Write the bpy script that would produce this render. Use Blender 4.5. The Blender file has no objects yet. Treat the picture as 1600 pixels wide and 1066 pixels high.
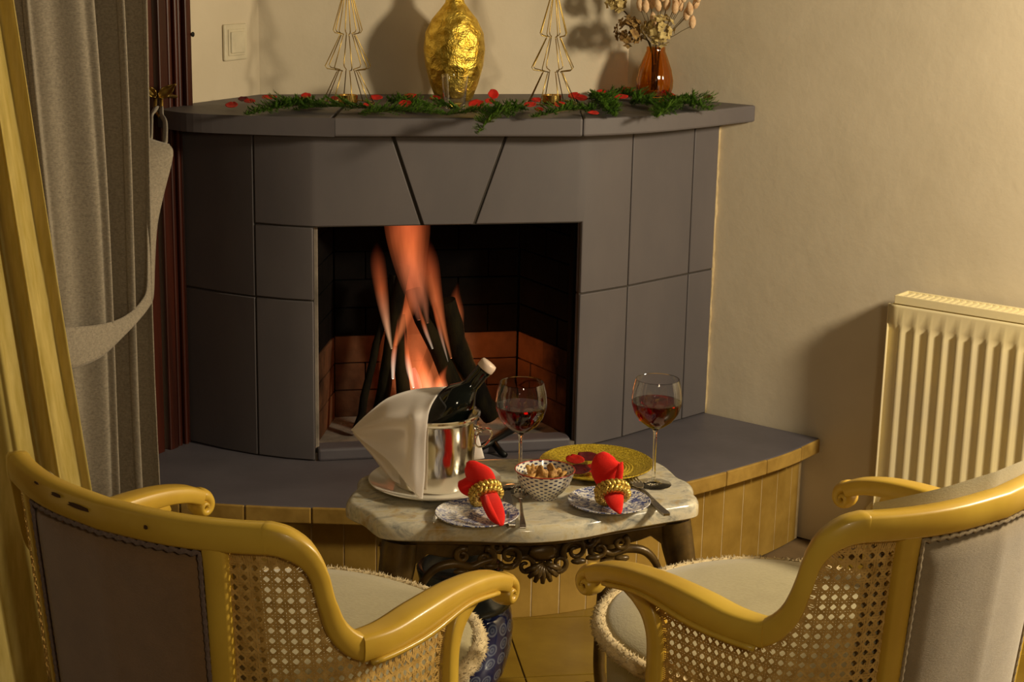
import bpy, bmesh, math, random
from mathutils import Vector, Matrix, noise
PI=math.pi
random.seed(7)
sc=bpy.context.scene
COL=sc.collection
# ------------------------------------------------------------------ camera
H=1.53; FPX=2606.0
_p=math.radians(14.0); _r=math.radians(1.2)
FW=Vector((0,math.cos(_p),-math.sin(_p))); _rt=Vector((1,0,0)); _up=_rt.cross(FW)
RT=math.cos(_r)*_rt+math.sin(_r)*_up; UP=-math.sin(_r)*_rt+math.cos(_r)*_up
CO=Vector((0,0,H))
cam=bpy.data.cameras.new('camera'); co=bpy.data.objects.new('camera',cam); COL.objects.link(co)
cam.sensor_width=36; cam.lens=FPX/1600*36; cam.clip_start=.05; cam.clip_end=50
M=Matrix((RT,UP,-FW)).transposed().to_4x4(); M.translation=CO; co.matrix_world=M
sc.camera=co
def ray(x,y): return FW+RT*((x-800)/FPX)-UP*((y-533)/FPX)
def onz(x,y,z): d=ray(x,y); return CO+d*((z-H)/d.z)
def ony(x,y,Y): d=ray(x,y); return CO+d*(Y/d.y)
def onp(x,y,P,n): d=ray(x,y); return CO+d*((P-CO).dot(n)/d.dot(n))
# ------------------------------------------------------------------ light and exposure
w=bpy.data.worlds.new('world'); sc.world=w; w.use_nodes=True
w.node_tree.nodes['Background'].inputs[0].default_value=(1.0,.74,.45,1)
w.node_tree.nodes['Background'].inputs[1].default_value=.055
def point(name,loc,power,color,rad=.08):
    l=bpy.data.lights.new(name,'POINT'); l.energy=power; l.color=color; l.shadow_soft_size=rad
    o=bpy.data.objects.new(name,l); o.location=loc; COL.objects.link(o); return o
point('wall_lamp_light',(1.77,2.48,1.62),165,(1,.84,.58),.13)
point('fill_light',(.50,.1,1.70),33,(1,.82,.56),.15)  # unseen fill near camera height, added to brighten surfaces facing the camera
point('fire_light',(-.075,4.05,.50),.42,(1,.33,.08),.05)
point('ember_light',(-.14,4.03,.40),.42,(1,.30,.06),.04)
sc.view_settings.view_transform='Standard'; sc.view_settings.look='None'
sc.view_settings.gamma=1; sc.view_settings.exposure=0; sc.view_settings.use_curve_mapping=False
sc.cycles.max_bounces=14; sc.cycles.transmission_bounces=14; sc.cycles.transparent_max_bounces=24; sc.cycles.volume_bounces=0
# ------------------------------------------------------------------ materials
class NT:
    def __init__(s,name):
        s.m=bpy.data.materials.new(name); s.m.use_nodes=True; s.t=s.m.node_tree; s.n=s.t.nodes; s.l=s.t.links
        s.b=s.n['Principled BSDF']; s.out=s.n['Material Output']
    def new(s,k,**kw):
        x=s.n.new(k)
        for a,b in kw.items(): setattr(x,a,b)
        return x
    def link(s,a,b): s.l.new(a,b)
    def coord(s,kind='Object',scale=(1,1,1)):
        c=s.new('ShaderNodeTexCoord'); m=s.new('ShaderNodeMapping'); m.inputs['Scale'].default_value=scale
        s.link(c.outputs[kind],m.inputs[0]); return m.outputs[0]
    def noise(s,vec,scale,detail=4,rough=.6,dist=0):
        x=s.new('ShaderNodeTexNoise'); x.inputs['Scale'].default_value=scale; x.inputs['Detail'].default_value=detail
        x.inputs['Roughness'].default_value=rough; x.inputs['Distortion'].default_value=dist
        s.link(vec,x.inputs['Vector']); return x.outputs['Fac']
    def ramp(s,fac,stops):
        r=s.new('ShaderNodeValToRGB'); e=r.color_ramp.elements
        while len(e)<len(stops): e.new(.5)
        for i,(p,c) in enumerate(stops): e[i].position=p; e[i].color=(*c,1)
        s.link(fac,r.inputs[0]); return r.outputs[0]
    def bump(s,h,strength=.3,dist=.002):
        b=s.new('ShaderNodeBump'); b.inputs['Strength'].default_value=strength; b.inputs['Distance'].default_value=dist
        s.link(h,b.inputs['Height']); s.link(b.outputs[0],s.b.inputs['Normal'])
    def math(s,op,a,b=None):
        x=s.new('ShaderNodeMath',operation=op)
        for i,v in enumerate((a,b)):
            if v is None: continue
            if isinstance(v,(int,float)): x.inputs[i].default_value=v
            else: s.link(v,x.inputs[i])
        return x.outputs[0]
def mat(name,c,rough=.6,c2=None,ns=12,metal=0,bump=0,bs=80,bd=.002,scale=(1,1,1),lo=.35,hi=.65,spec=.5,sheen=0,trans=0,ior=1.45,coat=0,detail=4):
    t=NT(name); b=t.b
    b.inputs['Roughness'].default_value=rough; b.inputs['Metallic'].default_value=metal
    b.inputs['Specular IOR Level'].default_value=spec; b.inputs['IOR'].default_value=ior
    b.inputs['Sheen Weight'].default_value=sheen; b.inputs['Transmission Weight'].default_value=trans
    b.inputs['Coat Weight'].default_value=coat
    v=t.coord('Object',scale)
    if c2 is None: c2=tuple(x*.82 for x in c)
    t.link(t.ramp(t.noise(v,ns,detail),[(lo,c2),(hi,c)]),b.inputs['Base Color'])
    if bump: t.bump(t.noise(v,bs,5),bump,bd)
    return t.m
MT={}
MT['wall']=mat('cream_plaster',(.69,.60,.45),.75,(.63,.545,.40),3,bump=.4,bs=11,bd=.005,spec=.25)
MT['surround']=mat('grey_painted_tile',(.124,.109,.112),.55,(.104,.093,.099),5,bump=.25,bs=40,bd=.001,scale=(1,1,.5))
MT['mortar']=mat('dark_mortar',(.05,.042,.035),.9,bump=.4)
MT['edgegrout']=mat('cream_filler',(.66,.52,.30),.8,(.5,.38,.2),30,bump=.8,bs=60)
MT['mustard']=mat('ochre_tile',(.43,.27,.060),.32,(.30,.18,.035),9,bump=.2,bs=30)
MT['ochreedge']=mat('ochre_edge_tile',(.46,.29,.07),.35,(.30,.18,.04),14,bump=.3,bs=40)
MT['floor']=mat('ochre_floor_tile',(.27,.170,.018),.30,(.19,.112,.010),7,bump=.12,bs=20,coat=.2)
MT['grout']=mat('brown_grout',(.20,.13,.06),.85)
MT['benchtop']=mat('grey_bench_paint',(.130,.118,.135),.48,(.095,.086,.10),4,bump=.3,bs=25)
MT['wood_trim']=mat('mahogany_trim',(.065,.011,.004),.4,(.028,.006,.003),5,scale=(6,6,.4),bump=.2,bs=30)
MT['soot']=mat('sooty_wall',(.005,.0042,.0036),.97,(.002,.0018,.0016),8,bump=.5,spec=.08)
MT['brick']=mat('firebrick',(.13,.060,.030),.95,(.010,.006,.005),5,bump=.6,bs=50,bd=.003,spec=.08)
MT['ashstone']=mat('ash_grey_floor',(.25,.21,.17),.95,(.13,.11,.09),14,bump=.8,bs=40,bd=.004)
MT['bark']=mat('charred_bark',(.020,.016,.007),.95,(.006,.005,.004),22,bump=.9,bs=60,bd=.003,scale=(1,1,.4),spec=.08)
MT['iron']=mat('black_iron',(.02,.02,.02),.4,metal=.7)
MT['yellow']=mat('yellow_painted_wood',(.64,.43,.055),.34,(.52,.32,.035),5,coat=.12,bump=.05,bs=20)
MT['chip']=mat('chipped_paint',(.07,.03,.01),.7)
MT['cane']=mat('woven_cane',(.62,.40,.12),.5,(.42,.25,.06),60)
def fabric(name,c,c2,weave=900,sheen=.3,ns=25):
    t=NT(name); b=t.b; b.inputs['Roughness'].default_value=.9; b.inputs['Sheen Weight'].default_value=sheen; b.inputs['Specular IOR Level'].default_value=.2
    v=t.coord('Object',(1,1,1)); v2=t.coord('Object',(1,1,6))
    a=t.noise(v,ns,4); f=t.noise(v2,weave*.25,3)
    s=t.math('ADD',t.math('MULTIPLY',a,.55),t.math('MULTIPLY',f,.45))
    t.link(t.ramp(s,[(.36,c2),(.62,c)]),b.inputs['Base Color']); t.bump(f,.5,.0012)
    return t.m
MT['velvet_shaded']=fabric('shaded_velvet',(.22,.125,.055),(.175,.098,.042),900,.5)  # same velvet as the right chair, with shade put into the colour
MT['velvet_beige']=fabric('beige_velvet',(.29,.225,.135),(.22,.168,.098),900,.5)
MT['seatcloth']=fabric('seat_velvet',(.38,.325,.175),(.32,.27,.14),700,.4,12)
MT['fringe']=fabric('fringe_wool',(.74,.60,.36),(.50,.38,.19),900,.2,60)
MT['gimp']=fabric('braid_trim',(.20,.14,.115),(.11,.075,.06),1200,.2,200)
MT['gimp2']=fabric('braid_trim_pale',(.34,.26,.14),(.20,.145,.08),1200,.2,200)
MT['curtain']=fabric('grey_linen',(.36,.31,.235),(.215,.184,.14),520,.2,200)
t=NT('sheer_voile'); t.n.remove(t.b)
v=t.coord('Object',(1,1,.15)); colr=t.ramp(t.noise(v,60,3),[(.3,(.62,.48,.13)),(.7,(.80,.65,.24))])
d=t.new('ShaderNodeBsdfDiffuse'); tr=t.new('ShaderNodeBsdfTranslucent'); tp=t.new('ShaderNodeBsdfTransparent')
t.link(colr,d.inputs[0]); t.link(colr,tr.inputs[0])
m1=t.new('ShaderNodeMixShader'); m1.inputs[0].default_value=.35; t.link(d.outputs[0],m1.inputs[1]); t.link(tr.outputs[0],m1.inputs[2])
m2=t.new('ShaderNodeMixShader'); m2.inputs[0].default_value=.10; t.link(m1.outputs[0],m2.inputs[1]); t.link(tp.outputs[0],m2.inputs[2]); t.link(m2.outputs[0],t.out.inputs[0]); MT['sheer']=t.m
MT['radiator']=mat('cream_radiator_paint',(.88,.76,.43),.35,(.76,.66,.43),4)
MT['switch']=mat('cream_switch',(.72,.64,.46),.4)
MT['linen_white']=fabric('white_napkin_cloth',(.84,.76,.68),(.78,.70,.62),1200,.2,10)
MT['red_cloth']=fabric('red_napkin_cloth',(.80,.022,.012),(.68,.012,.008),1200,.1,20)
MT['china']=mat('white_china',(.80,.76,.66),.15,(.78,.74,.64),3,coat=.5)
MT['steel']=mat('polished_steel',(.80,.76,.68),.13,(.76,.72,.64),3,metal=1)
MT['cutlery']=mat('cutlery_steel',(.62,.58,.50),.22,metal=1)
MT['bottle']=mat('dark_bottle_glass',(.004,.006,.004),.10,(.003,.004,.003),3,coat=.5)
MT['foil']=mat('cream_foil',(.80,.62,.50),.35)
MT['gold']=mat('gold_wire',(.55,.38,.10),.34,(.40,.26,.06),40,metal=1)
MT['goldcup']=mat('gold_cup',(.75,.50,.14),.22,(.6,.36,.08),20,metal=1)
MT['wax']=mat('white_wax',(.85,.80,.70),.5)
MT['petal']=mat('red_petal',(.62,.020,.010),.6,(.42,.010,.006),60,spec=.3)
MT['petal_dark']=mat('dried_petal',(.10,.006,.010),.6,(.05,.004,.006),60,spec=.3)
MT['fir']=mat('fir_needles',(.13,.25,.025),.5,(.045,.12,.012),50)
MT['stem']=mat('brown_twig',(.13,.085,.035),.8)
MT['dry']=mat('dried_cream_petal',(.66,.52,.22),.8,(.42,.30,.10),70)
MT['drybrown']=mat('dried_brown_petal',(.40,.25,.075),.8,(.20,.10,.03),70)
MT['bunny']=mat('bunny_tail_fluff',(.84,.60,.36),.95,(.62,.38,.20),70,bump=.8,bs=200)
MT['walnut']=mat('walnut_kernel',(.66,.38,.10),.55,(.34,.16,.04),90,bump=.9,bs=120,bd=.003)
MT['tablewood']=mat('bronzed_carved_wood',(.135,.082,.022),.33,(.045,.027,.010),18,metal=.15,bump=.25,bs=40)
MT['bowlrim']=mat('red_bowl_rim',(.45,.05,.03),.25)
t=NT('white_napkin_translucent'); t.b.inputs['Roughness'].default_value=.85
t.link(t.ramp(t.noise(t.coord(),900,2),[(.3,(.92,.88,.85)),(.7,(.96,.92,.90))]),t.b.inputs['Base Color'])
tr=t.new('ShaderNodeBsdfTranslucent'); tr.inputs[0].default_value=(.95,.88,.80,1); mx=t.new('ShaderNodeMixShader'); mx.inputs[0].default_value=.45
t.link(t.b.outputs[0],mx.inputs[1]); t.link(tr.outputs[0],mx.inputs[2]); t.link(mx.outputs[0],t.out.inputs[0]); MT['linen_white']=t.m
def glass(name,c,rough=.0,ior=1.45):
    t=NT(name); b=t.b; b.inputs['Base Color'].default_value=(*c,1); b.inputs['Roughness'].default_value=rough
    b.inputs['Transmission Weight'].default_value=1; b.inputs['IOR'].default_value=ior
    v=t.coord(); t.link(t.ramp(t.noise(v,5,1),[(0,tuple(x*.99 for x in c)),(1,c)]),b.inputs['Base Color']); return t.m
MT['glass']=glass('clear_glass',(.98,.98,.97))
MT['amber']=glass('amber_glass',(.93,.50,.07),.04)
MT['wine']=glass('red_wine',(.17,.0015,.004),0,1.34)
# marble
t=NT('veined_marble'); v=t.coord(); t.b.inputs['Roughness'].default_value=.16; t.b.inputs['Coat Weight'].default_value=.3
n1=t.noise(t.coord('Object',(1,1.6,1.5)),24,7,.70,.6); base=t.ramp(n1,[(.28,(.16,.165,.16)),(.40,(.40,.385,.32)),(.52,(.62,.57,.44)),(.64,(.55,.47,.28)),(.8,(.68,.63,.50))])
n2=t.noise(v,16,4,.6,.4); mask=t.ramp(n2,[(.56,(0,0,0)),(.72,(1,1,1))])
mx=t.new('ShaderNodeMix',data_type='RGBA'); t.link(mask,mx.inputs[0]); t.link(base,mx.inputs[6]); mx.inputs[7].default_value=(.46,.30,.09,1)
t.link(mx.outputs[2],t.b.inputs['Base Color']); MT['marble']=t.m
# gold leaf vase
t=NT('gold_leaf'); t.b.inputs['Metallic'].default_value=1
vo=t.new('ShaderNodeTexVoronoi'); vo.inputs['Scale'].default_value=34; t.link(t.coord(),vo.inputs['Vector'])
t.link(t.ramp(t.noise(t.coord(),55,5),[(.3,(.62,.36,.03)),(.62,(1.0,.74,.14))]),t.b.inputs['Base Color'])
sep=t.new('ShaderNodeSeparateColor'); t.link(vo.outputs['Color'],sep.inputs[0])
t.link(t.math('ADD',t.math('MULTIPLY',sep.outputs[0],.15),.36),t.b.inputs['Roughness'])
t.bump(t.math('ADD',t.math('MULTIPLY',t.math('SINE',t.math('MULTIPLY',vo.outputs['Distance'],40)),.025),t.math('ADD',vo.outputs['Distance'],t.math('MULTIPLY',t.noise(t.coord(),45,4),1.2))),.7,.008); MT['goldleaf']=t.m
# gold charger
t=NT('gold_beaded_glaze'); t.b.inputs['Metallic'].default_value=.55; t.b.inputs['Roughness'].default_value=.35
t.link(t.ramp(t.noise(t.coord(),220,3),[(.35,(.40,.27,.012)),(.65,(.78,.58,.05))]),t.b.inputs['Base Color'])
vo=t.new('ShaderNodeTexVoronoi'); vo.inputs['Scale'].default_value=300; t.link(t.coord(),vo.inputs['Vector']); t.bump(vo.outputs['Distance'],.5,.002); MT['charger']=t.m
# gold cord
t=NT('gold_cord'); t.b.inputs['Metallic'].default_value=.6; t.b.inputs['Roughness'].default_value=.35
t.link(t.ramp(t.noise(t.coord(),350,2),[(.42,(.30,.17,.02)),(.58,(.90,.66,.16))]),t.b.inputs['Base Color']); MT['cord']=t.m
# blue floral plate
t=NT('blue_floral_china'); t.b.inputs['Roughness'].default_value=.32; t.b.inputs['Coat Weight'].default_value=.05
t.link(t.ramp(t.noise(t.coord(),95,3,.6,1.6),[(.455,(.045,.065,.22)),(.50,(.30,.32,.42)),(.535,(.72,.70,.66))]),t.b.inputs['Base Color']); MT['floral']=t.m
# polar dots: bowl and stool
def polar(name,na,nz,stops,rand=0,ring=False):
    t=NT(name); t.b.inputs['Roughness'].default_value=.15; t.b.inputs['Coat Weight'].default_value=.4
    c=t.new('ShaderNodeTexCoord'); s=t.new('ShaderNodeSeparateXYZ'); t.link(c.outputs['Object'],s.inputs[0])
    a=t.math('MULTIPLY',t.math('ARCTAN2',s.outputs[1],s.outputs[0]),na/(2*PI)); z=t.math('MULTIPLY',s.outputs[2],nz)
    cb=t.new('ShaderNodeCombineXYZ'); t.link(a,cb.inputs[0]); t.link(z,cb.inputs[1])
    rot=t.new('ShaderNodeMapping'); rot.inputs['Rotation'].default_value=(0,0,PI/4 if not ring else 0); t.link(cb.outputs[0],rot.inputs[0])
    vo=t.new('ShaderNodeTexVoronoi',voronoi_dimensions='2D'); vo.inputs['Scale'].default_value=1; vo.inputs['Randomness'].default_value=rand
    t.link(rot.outputs[0],vo.inputs['Vector']); t.link(t.ramp(vo.outputs['Distance'],stops),t.b.inputs['Base Color']); return t.m
MT['dots']=polar('dotted_china',26,165,[(.20,(.045,.05,.13)),(.26,(.045,.05,.13)),(.30,(.76,.72,.62))])
MT['swirl']=polar('blue_ring_glaze',20,30,[(.0,(.02,.03,.10)),(.13,(.16,.20,.32)),(.22,(.012,.02,.12)),(.33,(.20,.25,.38)),(.40,(.010,.018,.11))],.35,True)
MT['darkglaze']=mat('dark_glaze',(.035,.045,.05),.25)
MT['skyband']=mat('pale_glaze_band',(.22,.25,.28),.3,(.06,.08,.16),60)
def flame(name,c,dens,z0,z1,edge=1.0):
    t=NT(name); t.n.remove(t.b)
    e=t.new('ShaderNodeEmission'); t.link(e.outputs[0],t.out.inputs['Volume'])
    c_=t.new('ShaderNodeTexCoord'); s=t.new('ShaderNodeSeparateXYZ'); t.link(c_.outputs['Object'],s.inputs[0])
    mr=t.new('ShaderNodeMapRange'); mr.inputs[1].default_value=z0; mr.inputs[2].default_value=z1; mr.inputs[3].default_value=1; mr.inputs[4].default_value=0
    t.link(s.outputs[2],mr.inputs[0])
    f=t.ramp(mr.outputs[0],[(0,(.75,.10,.03)),(.45,(1,.20,.055)),(1,c)])
    t.link(f,e.inputs[0])
    n=t.noise(t.coord('Object',(1,1,.25)),30,2)
    g=t.math('POWER',mr.outputs[0],edge)
    t.link(t.math('MULTIPLY',t.math('MULTIPLY',g,t.math('ADD',n,.15)),dens),e.inputs[1]); return t.m
# ------------------------------------------------------------------ mesh helpers
class MB:
    def __init__(s): s.v=[]; s.f=[]
    def add(s,vs,fs):
        o=len(s.v); s.v+=[tuple(x) for x in vs]; s.f+=[tuple(i+o for i in f) for f in fs]; return s
    def box(s,a,b):
        x0,y0,z0=a; x1,y1,z1=b
        return s.add([(x0,y0,z0),(x1,y0,z0),(x1,y1,z0),(x0,y1,z0),(x0,y0,z1),(x1,y0,z1),(x1,y1,z1),(x0,y1,z1)],
              [(0,3,2,1),(4,5,6,7),(0,1,5,4),(1,2,6,5),(2,3,7,6),(3,0,4,7)])
    def obox(s,P,ex,ey,ez,a,b):
        vs=[]
        for z in (a[2],b[2]):
            for (x,y) in ((a[0],a[1]),(b[0],a[1]),(b[0],b[1]),(a[0],b[1])): vs.append(P+ex*x+ey*y+ez*z)
        return s.add(vs,[(0,3,2,1),(4,5,6,7),(0,1,5,4),(1,2,6,5),(2,3,7,6),(3,0,4,7)])
    def prism(s,poly,z0,z1):
        n=len(poly); vs=[(x,y,z0) for x,y in poly]+[(x,y,z1) for x,y in poly]
        return s.add(vs,[tuple(range(n))[::-1],tuple(range(n,2*n))]+[(i,(i+1)%n,n+(i+1)%n,n+i) for i in range(n)])
    def rings(s,rs,cap=True,close=False):
        n=len(rs[0]); vs=[p for r in rs for p in r]; m=len(rs); fs=[]
        for k in range(m if close else m-1):
            a=k*n; b=((k+1)%m)*n
            for i in range(n): j=(i+1)%n; fs.append((a+i,a+j,b+j,b+i))
        if cap and not close: fs+= [tuple(range(n))[::-1],tuple(range((m-1)*n,m*n))]
        return s.add(vs,fs)
    def lathe(s,prof,n=32,c=(0,0,0),axis=None,flute=None):
        rs=[]
        if axis is None: ex,ey,ez=Vector((1,0,0)),Vector((0,1,0)),Vector((0,0,1))
        else:
            ez=Vector(axis).normalized(); ex=ez.orthogonal().normalized(); ey=ez.cross(ex)
        c=Vector(c)
        for r,z in prof:
            rs.append([c+ez*z+(ex*math.cos(2*PI*i/n)+ey*math.sin(2*PI*i/n))*max(r*(1+(flute(i,n,z) if flute else 0)),1e-5) for i in range(n)])
        return s.rings(rs,True)
    def tube(s,pts,rad,n=8,close=False,flat=1.0,upv=None):
        pts=[Vector(p) for p in pts]; m=len(pts)
        if not hasattr(rad,'__len__'): rad=[rad]*m
        rs=[]; prev=None
        for i,p in enumerate(pts):
            a=pts[(i-1)%m] if (close or i>0) else p; b=pts[(i+1)%m] if (close or i<m-1) else p
            t=(b-a).normalized() if (b-a).length>1e-9 else Vector((0,0,1))
            if upv is not None:
                u=Vector(upv) if not callable(upv) else upv(i); x=(u-t*u.dot(t)).normalized()
            elif prev is None: x=t.orthogonal().normalized()
            else: x=(prev-t*prev.dot(t)).normalized()
            prev=x; y=t.cross(x)
            rs.append([p+(x*math.cos(2*PI*k/n)*flat+y*math.sin(2*PI*k/n))*rad[i] for k in range(n)])
        return s.rings(rs,True,close)
    def sheet(s,fn,nu,nv):
        vs=[fn(i/nu,j/nv) for j in range(nv+1) for i in range(nu+1)]
        return s.add(vs,[(j*(nu+1)+i,j*(nu+1)+i+1,(j+1)*(nu+1)+i+1,(j+1)*(nu+1)+i) for j in range(nv) for i in range(nu)])
def obj(name,mb,m,parent=None,smooth=False,bevel=0,solid=0,subd=0,label=None,kind=None,local=None,auto=None):
    me=bpy.data.meshes.new(name)
    vs,fs=mb.v,mb.f
    if local is not None: vs=[tuple(Vector(v)-Vector(local)) for v in vs]
    me.from_pydata(vs,[],fs); me.update()
    bm=bmesh.new(); bm.from_mesh(me); bmesh.ops.recalc_face_normals(bm,faces=bm.faces); bm.to_mesh(me); bm.free()
    o=bpy.data.objects.new(name,me); COL.objects.link(o)
    me.materials.append(MT[m] if isinstance(m,str) else m)
    if smooth:
        me.polygons.foreach_set('use_smooth',[True]*len(me.polygons))
        if auto is None and m in ('glass','amber','steel','china','bottle','wine','floral','dots','charger'): auto=38
        if auto: 
            me.set_sharp_from_angle(angle=math.radians(auto))
    if local is not None: o.location=local
    if parent is not None:
        o.parent=parent
        if local is not None: o.location=Vector(local)
    if solid: md=o.modifiers.new('s','SOLIDIFY'); md.thickness=solid; md.offset=0
    if bevel: md=o.modifiers.new('b','BEVEL'); md.width=bevel; md.segments=2; md.limit_method='ANGLE'; md.angle_limit=.6
    if subd: md=o.modifiers.new('d','SUBSURF'); md.levels=subd; md.render_levels=subd
    if label: o['label']=label
    if kind: o['kind']=kind
    return o
def thing(name,label,cat,loc=(0,0,0),rz=0,group=None):
    o=bpy.data.objects.new(name,None); COL.objects.link(o); o.empty_display_size=.05
    o.location=loc; o.rotation_euler=(0,0,rz); o['label']=label; o['category']=cat
    if group: o['group']=group
    return o
def tag(o,label,cat,group=None,kind=None):
    o['label']=label; o['category']=cat
    if group: o['group']=group
    if kind: o['kind']=kind
    return o
def copy_tree(o,parent=None):
    c=o.copy(); COL.objects.link(c); c.parent=parent
    for ch in list(o.children): copy_tree(ch,c)
    return c
def cr(pts,n=6,closed=False):
    P=[Vector(p) for p in pts]; m=len(P); out=[]
    rng=range(m if closed else m-1)
    for i in rng:
        p1=P[i]; p2=P[(i+1)%m]
        p0=P[(i-1)%m] if (closed or i>0) else p1*2-p2
        p3=P[(i+2)%m] if (closed or i<m-2) else p2*2-p1
        for k in range(n):
            t=k/n; out.append(.5*((2*p1)+(p2-p0)*t+(2*p0-5*p1+4*p2-p3)*t*t+(3*p1-p0-3*p2+p3)*t**3))
    if not closed: out.append(P[-1].copy())
    return out
def lerp(a,b,t): return a+(b-a)*t
def V(*a): return Vector(a)
Z=V(0,0,1)
# ------------------------------------------------------------------ room shell
RW=V(.521,4.269,0); RD=V(.8,-.6,0); RN=V(-.6,-.8,0)            # right wall: point, direction, normal into room
LW=V(-.79,3.95,0); LD=V(.46,.888,0); LN=V(.888,-.46,0)          # left wall
CL=V(-.648,4.222,0); CR_=V(.291,4.442,0)                        # centre wall ends
def wallslab(name,a,b,z0,z1,n,th=.08):
    m=MB(); d=(b-a).normalized(); m.obox(a,d,-n,Z,(0,0,z0),(((b-a).length),th,z1))
    return obj(name,m,'wall',kind='structure')
wallslab('wall_right',CR_-RD*.0,RW+RD*2.9,0,2.6,RN)
wallslab('wall_left',LW-LD*2.6,CL,0,2.6,LN)
cn=V(.228,-.974,0)
wallslab('wall_back',CL,CR_,0,2.6,cn)
# floor: base and laid tiles
m=MB(); m.box((-2.6,-.4,-.05),(3.1,4.5,-.004)); floor=obj('floor',m,'grout',kind='structure')
FT=math.radians(8.5); fx=V(math.cos(FT),math.sin(FT),0); fy=V(-math.sin(FT),math.cos(FT),0)
fo=V(.0415,3.225,0); me=None; n=0
def tilemesh():
    m=MB(); m.box((.0015,.0015,-.004),(.2985,.2985,0)); return m
t0=None
for i in range(-6,9):
    for j in range(-6,4):
        p=fo+fx*(.30*i)+fy*(.30*j)
        if not(-1.5<p.x<1.9 and 1.6<p.y<4.0): continue
        if (p+fx*.15+fy*.15-LW).dot(LN)<-.05 or (p+fx*.15+fy*.15-RW).dot(RN)<-.12 or p.y>3.9: continue
        if t0 is None:
            o=t0=obj('tile',tilemesh(),'floor',floor,bevel=.0012)
        else: o=t0.copy(); COL.objects.link(o)
        o.location=p; o.rotation_euler=(0,0,FT)
# ------------------------------------------------------------------ left wall: casing, door, switch
m=MB(); m.obox(LW,LD,LN,Z,(-.105,.0,0),(-.075,.022,2.3)); m.obox(LW,LD,LN,Z,(-.018,.0,0),(.004,.030,2.3)); m.obox(LW,LD,LN,Z,(-.075,.0,0),(-.018,.012,2.3))
cas=obj('trim_1',m,'wood_trim',bevel=.003,kind='structure')
for k,(a,b,h) in enumerate(((-.070,-.056,.020),(-.050,-.038,.025),(-.033,-.022,.021))):
    m=MB(); m.obox(LW,LD,LN,Z,(a,.010,0),(b,h,2.3)); obj('moulding_strip',m,'wood_trim',cas,bevel=.004)
m=MB(); m.obox(LW,LD,LN,Z,(-.24,.0,0),(-.118,.016,2.3)); obj('trim_2',m,'wood_trim',bevel=.004,kind='structure')
m=MB(); m.obox(LW,LD,LN,Z,(-1.9,.001,0),(-.25,.02,2.2)); dr=obj('door_1',m,'wood_trim',bevel=.003,kind='structure')
for a in (-1.8,-1.25,-.75):
    m=MB(); m.obox(LW,LD,LN,Z,(a,.02,.3),(a+.4,.032,2.0)); obj('door_panel',m,'wood_trim',dr,bevel=.01)
sw=thing('light_switch','cream square rocker light switch on the wall left of the mantel','light switch',LW+LD*.203+LN*.001+Z*1.195)
def lsw(m,a,b): m.obox(V(0,0,0),LD,LN,Z,a,b); return m
obj('frame',lsw(MB(),(-.046,0,0),(.046,.008,.088)),'switch',sw,bevel=.004)
obj('surround_plate',lsw(MB(),(-.033,.007,.012),(.033,.011,.076)),'switch',sw,bevel=.003)
obj('rocker',lsw(MB(),(-.027,.010,.018),(.027,.015,.070)),'switch',sw,bevel=.003)
ns=LW+LD*.006+LN*.03+Z*1.268
tag(obj('nail',MB().lathe([(.0,-.02),(.003,-.02),(.003,0),(.006,.001),(.006,.003),(0,.004)],10,ns,LN),'iron'),'small dark nail head beside the mahogany door casing','nail')
# ------------------------------------------------------------------ fireplace surround
path2=[(-.790,3.918),(-.778,3.912),(-.69,3.858),(-.604,3.818),(-.53,3.794),(-.472,3.784),(-.455,3.7835),(.145,3.9165),(.168,3.926),(.216,3.966),(.276,4.018),(.36,4.103),(.449,4.193),(.519,4.262)]
PP=[V(x,y,0) for x,y in path2]
PLn=[0]
for a,b in zip(PP,PP[1:]): PLn.append(PLn[-1]+(b-a).length)
def pathat(s):
    s=max(0,min(PLn[-1],s))
    for i in range(len(PP)-1):
        if s<=PLn[i+1]+1e-9:
            t=(s-PLn[i])/(PLn[i+1]-PLn[i]); p=PP[i].lerp(PP[i+1],t); break
    def dirat(q):
        for i in range(len(PP)-1):
            if q<=PLn[i+1]+1e-9: return (PP[i+1]-PP[i]).normalized()
        return (PP[-1]-PP[-2]).normalized()
    d=(dirat(max(0,s-.008))+dirat(min(PLn[-1],s+.008))).normalized()
    return p,V(d.y,-d.x,0)
def sof(x):
    for i in range(len(PP)-1):
        if PP[i].x<=x<=PP[i+1].x: return PLn[i]+(PLn[i+1]-PLn[i])*(x-PP[i].x)/(PP[i+1].x-PP[i].x)
    return 0 if x<PP[0].x else PLn[-1]
S_OL=sof(-.462); S_OR=sof(.160); ZB,ZO,ZM,ZT=.282,.846,.672,1.068
fp=thing('fireplace','grey tiled corner fireplace with bowed sides and open firebox','fireplace',(-.13,3.86,.28))
fpI=-V(-.13,3.86,.28)
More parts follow.
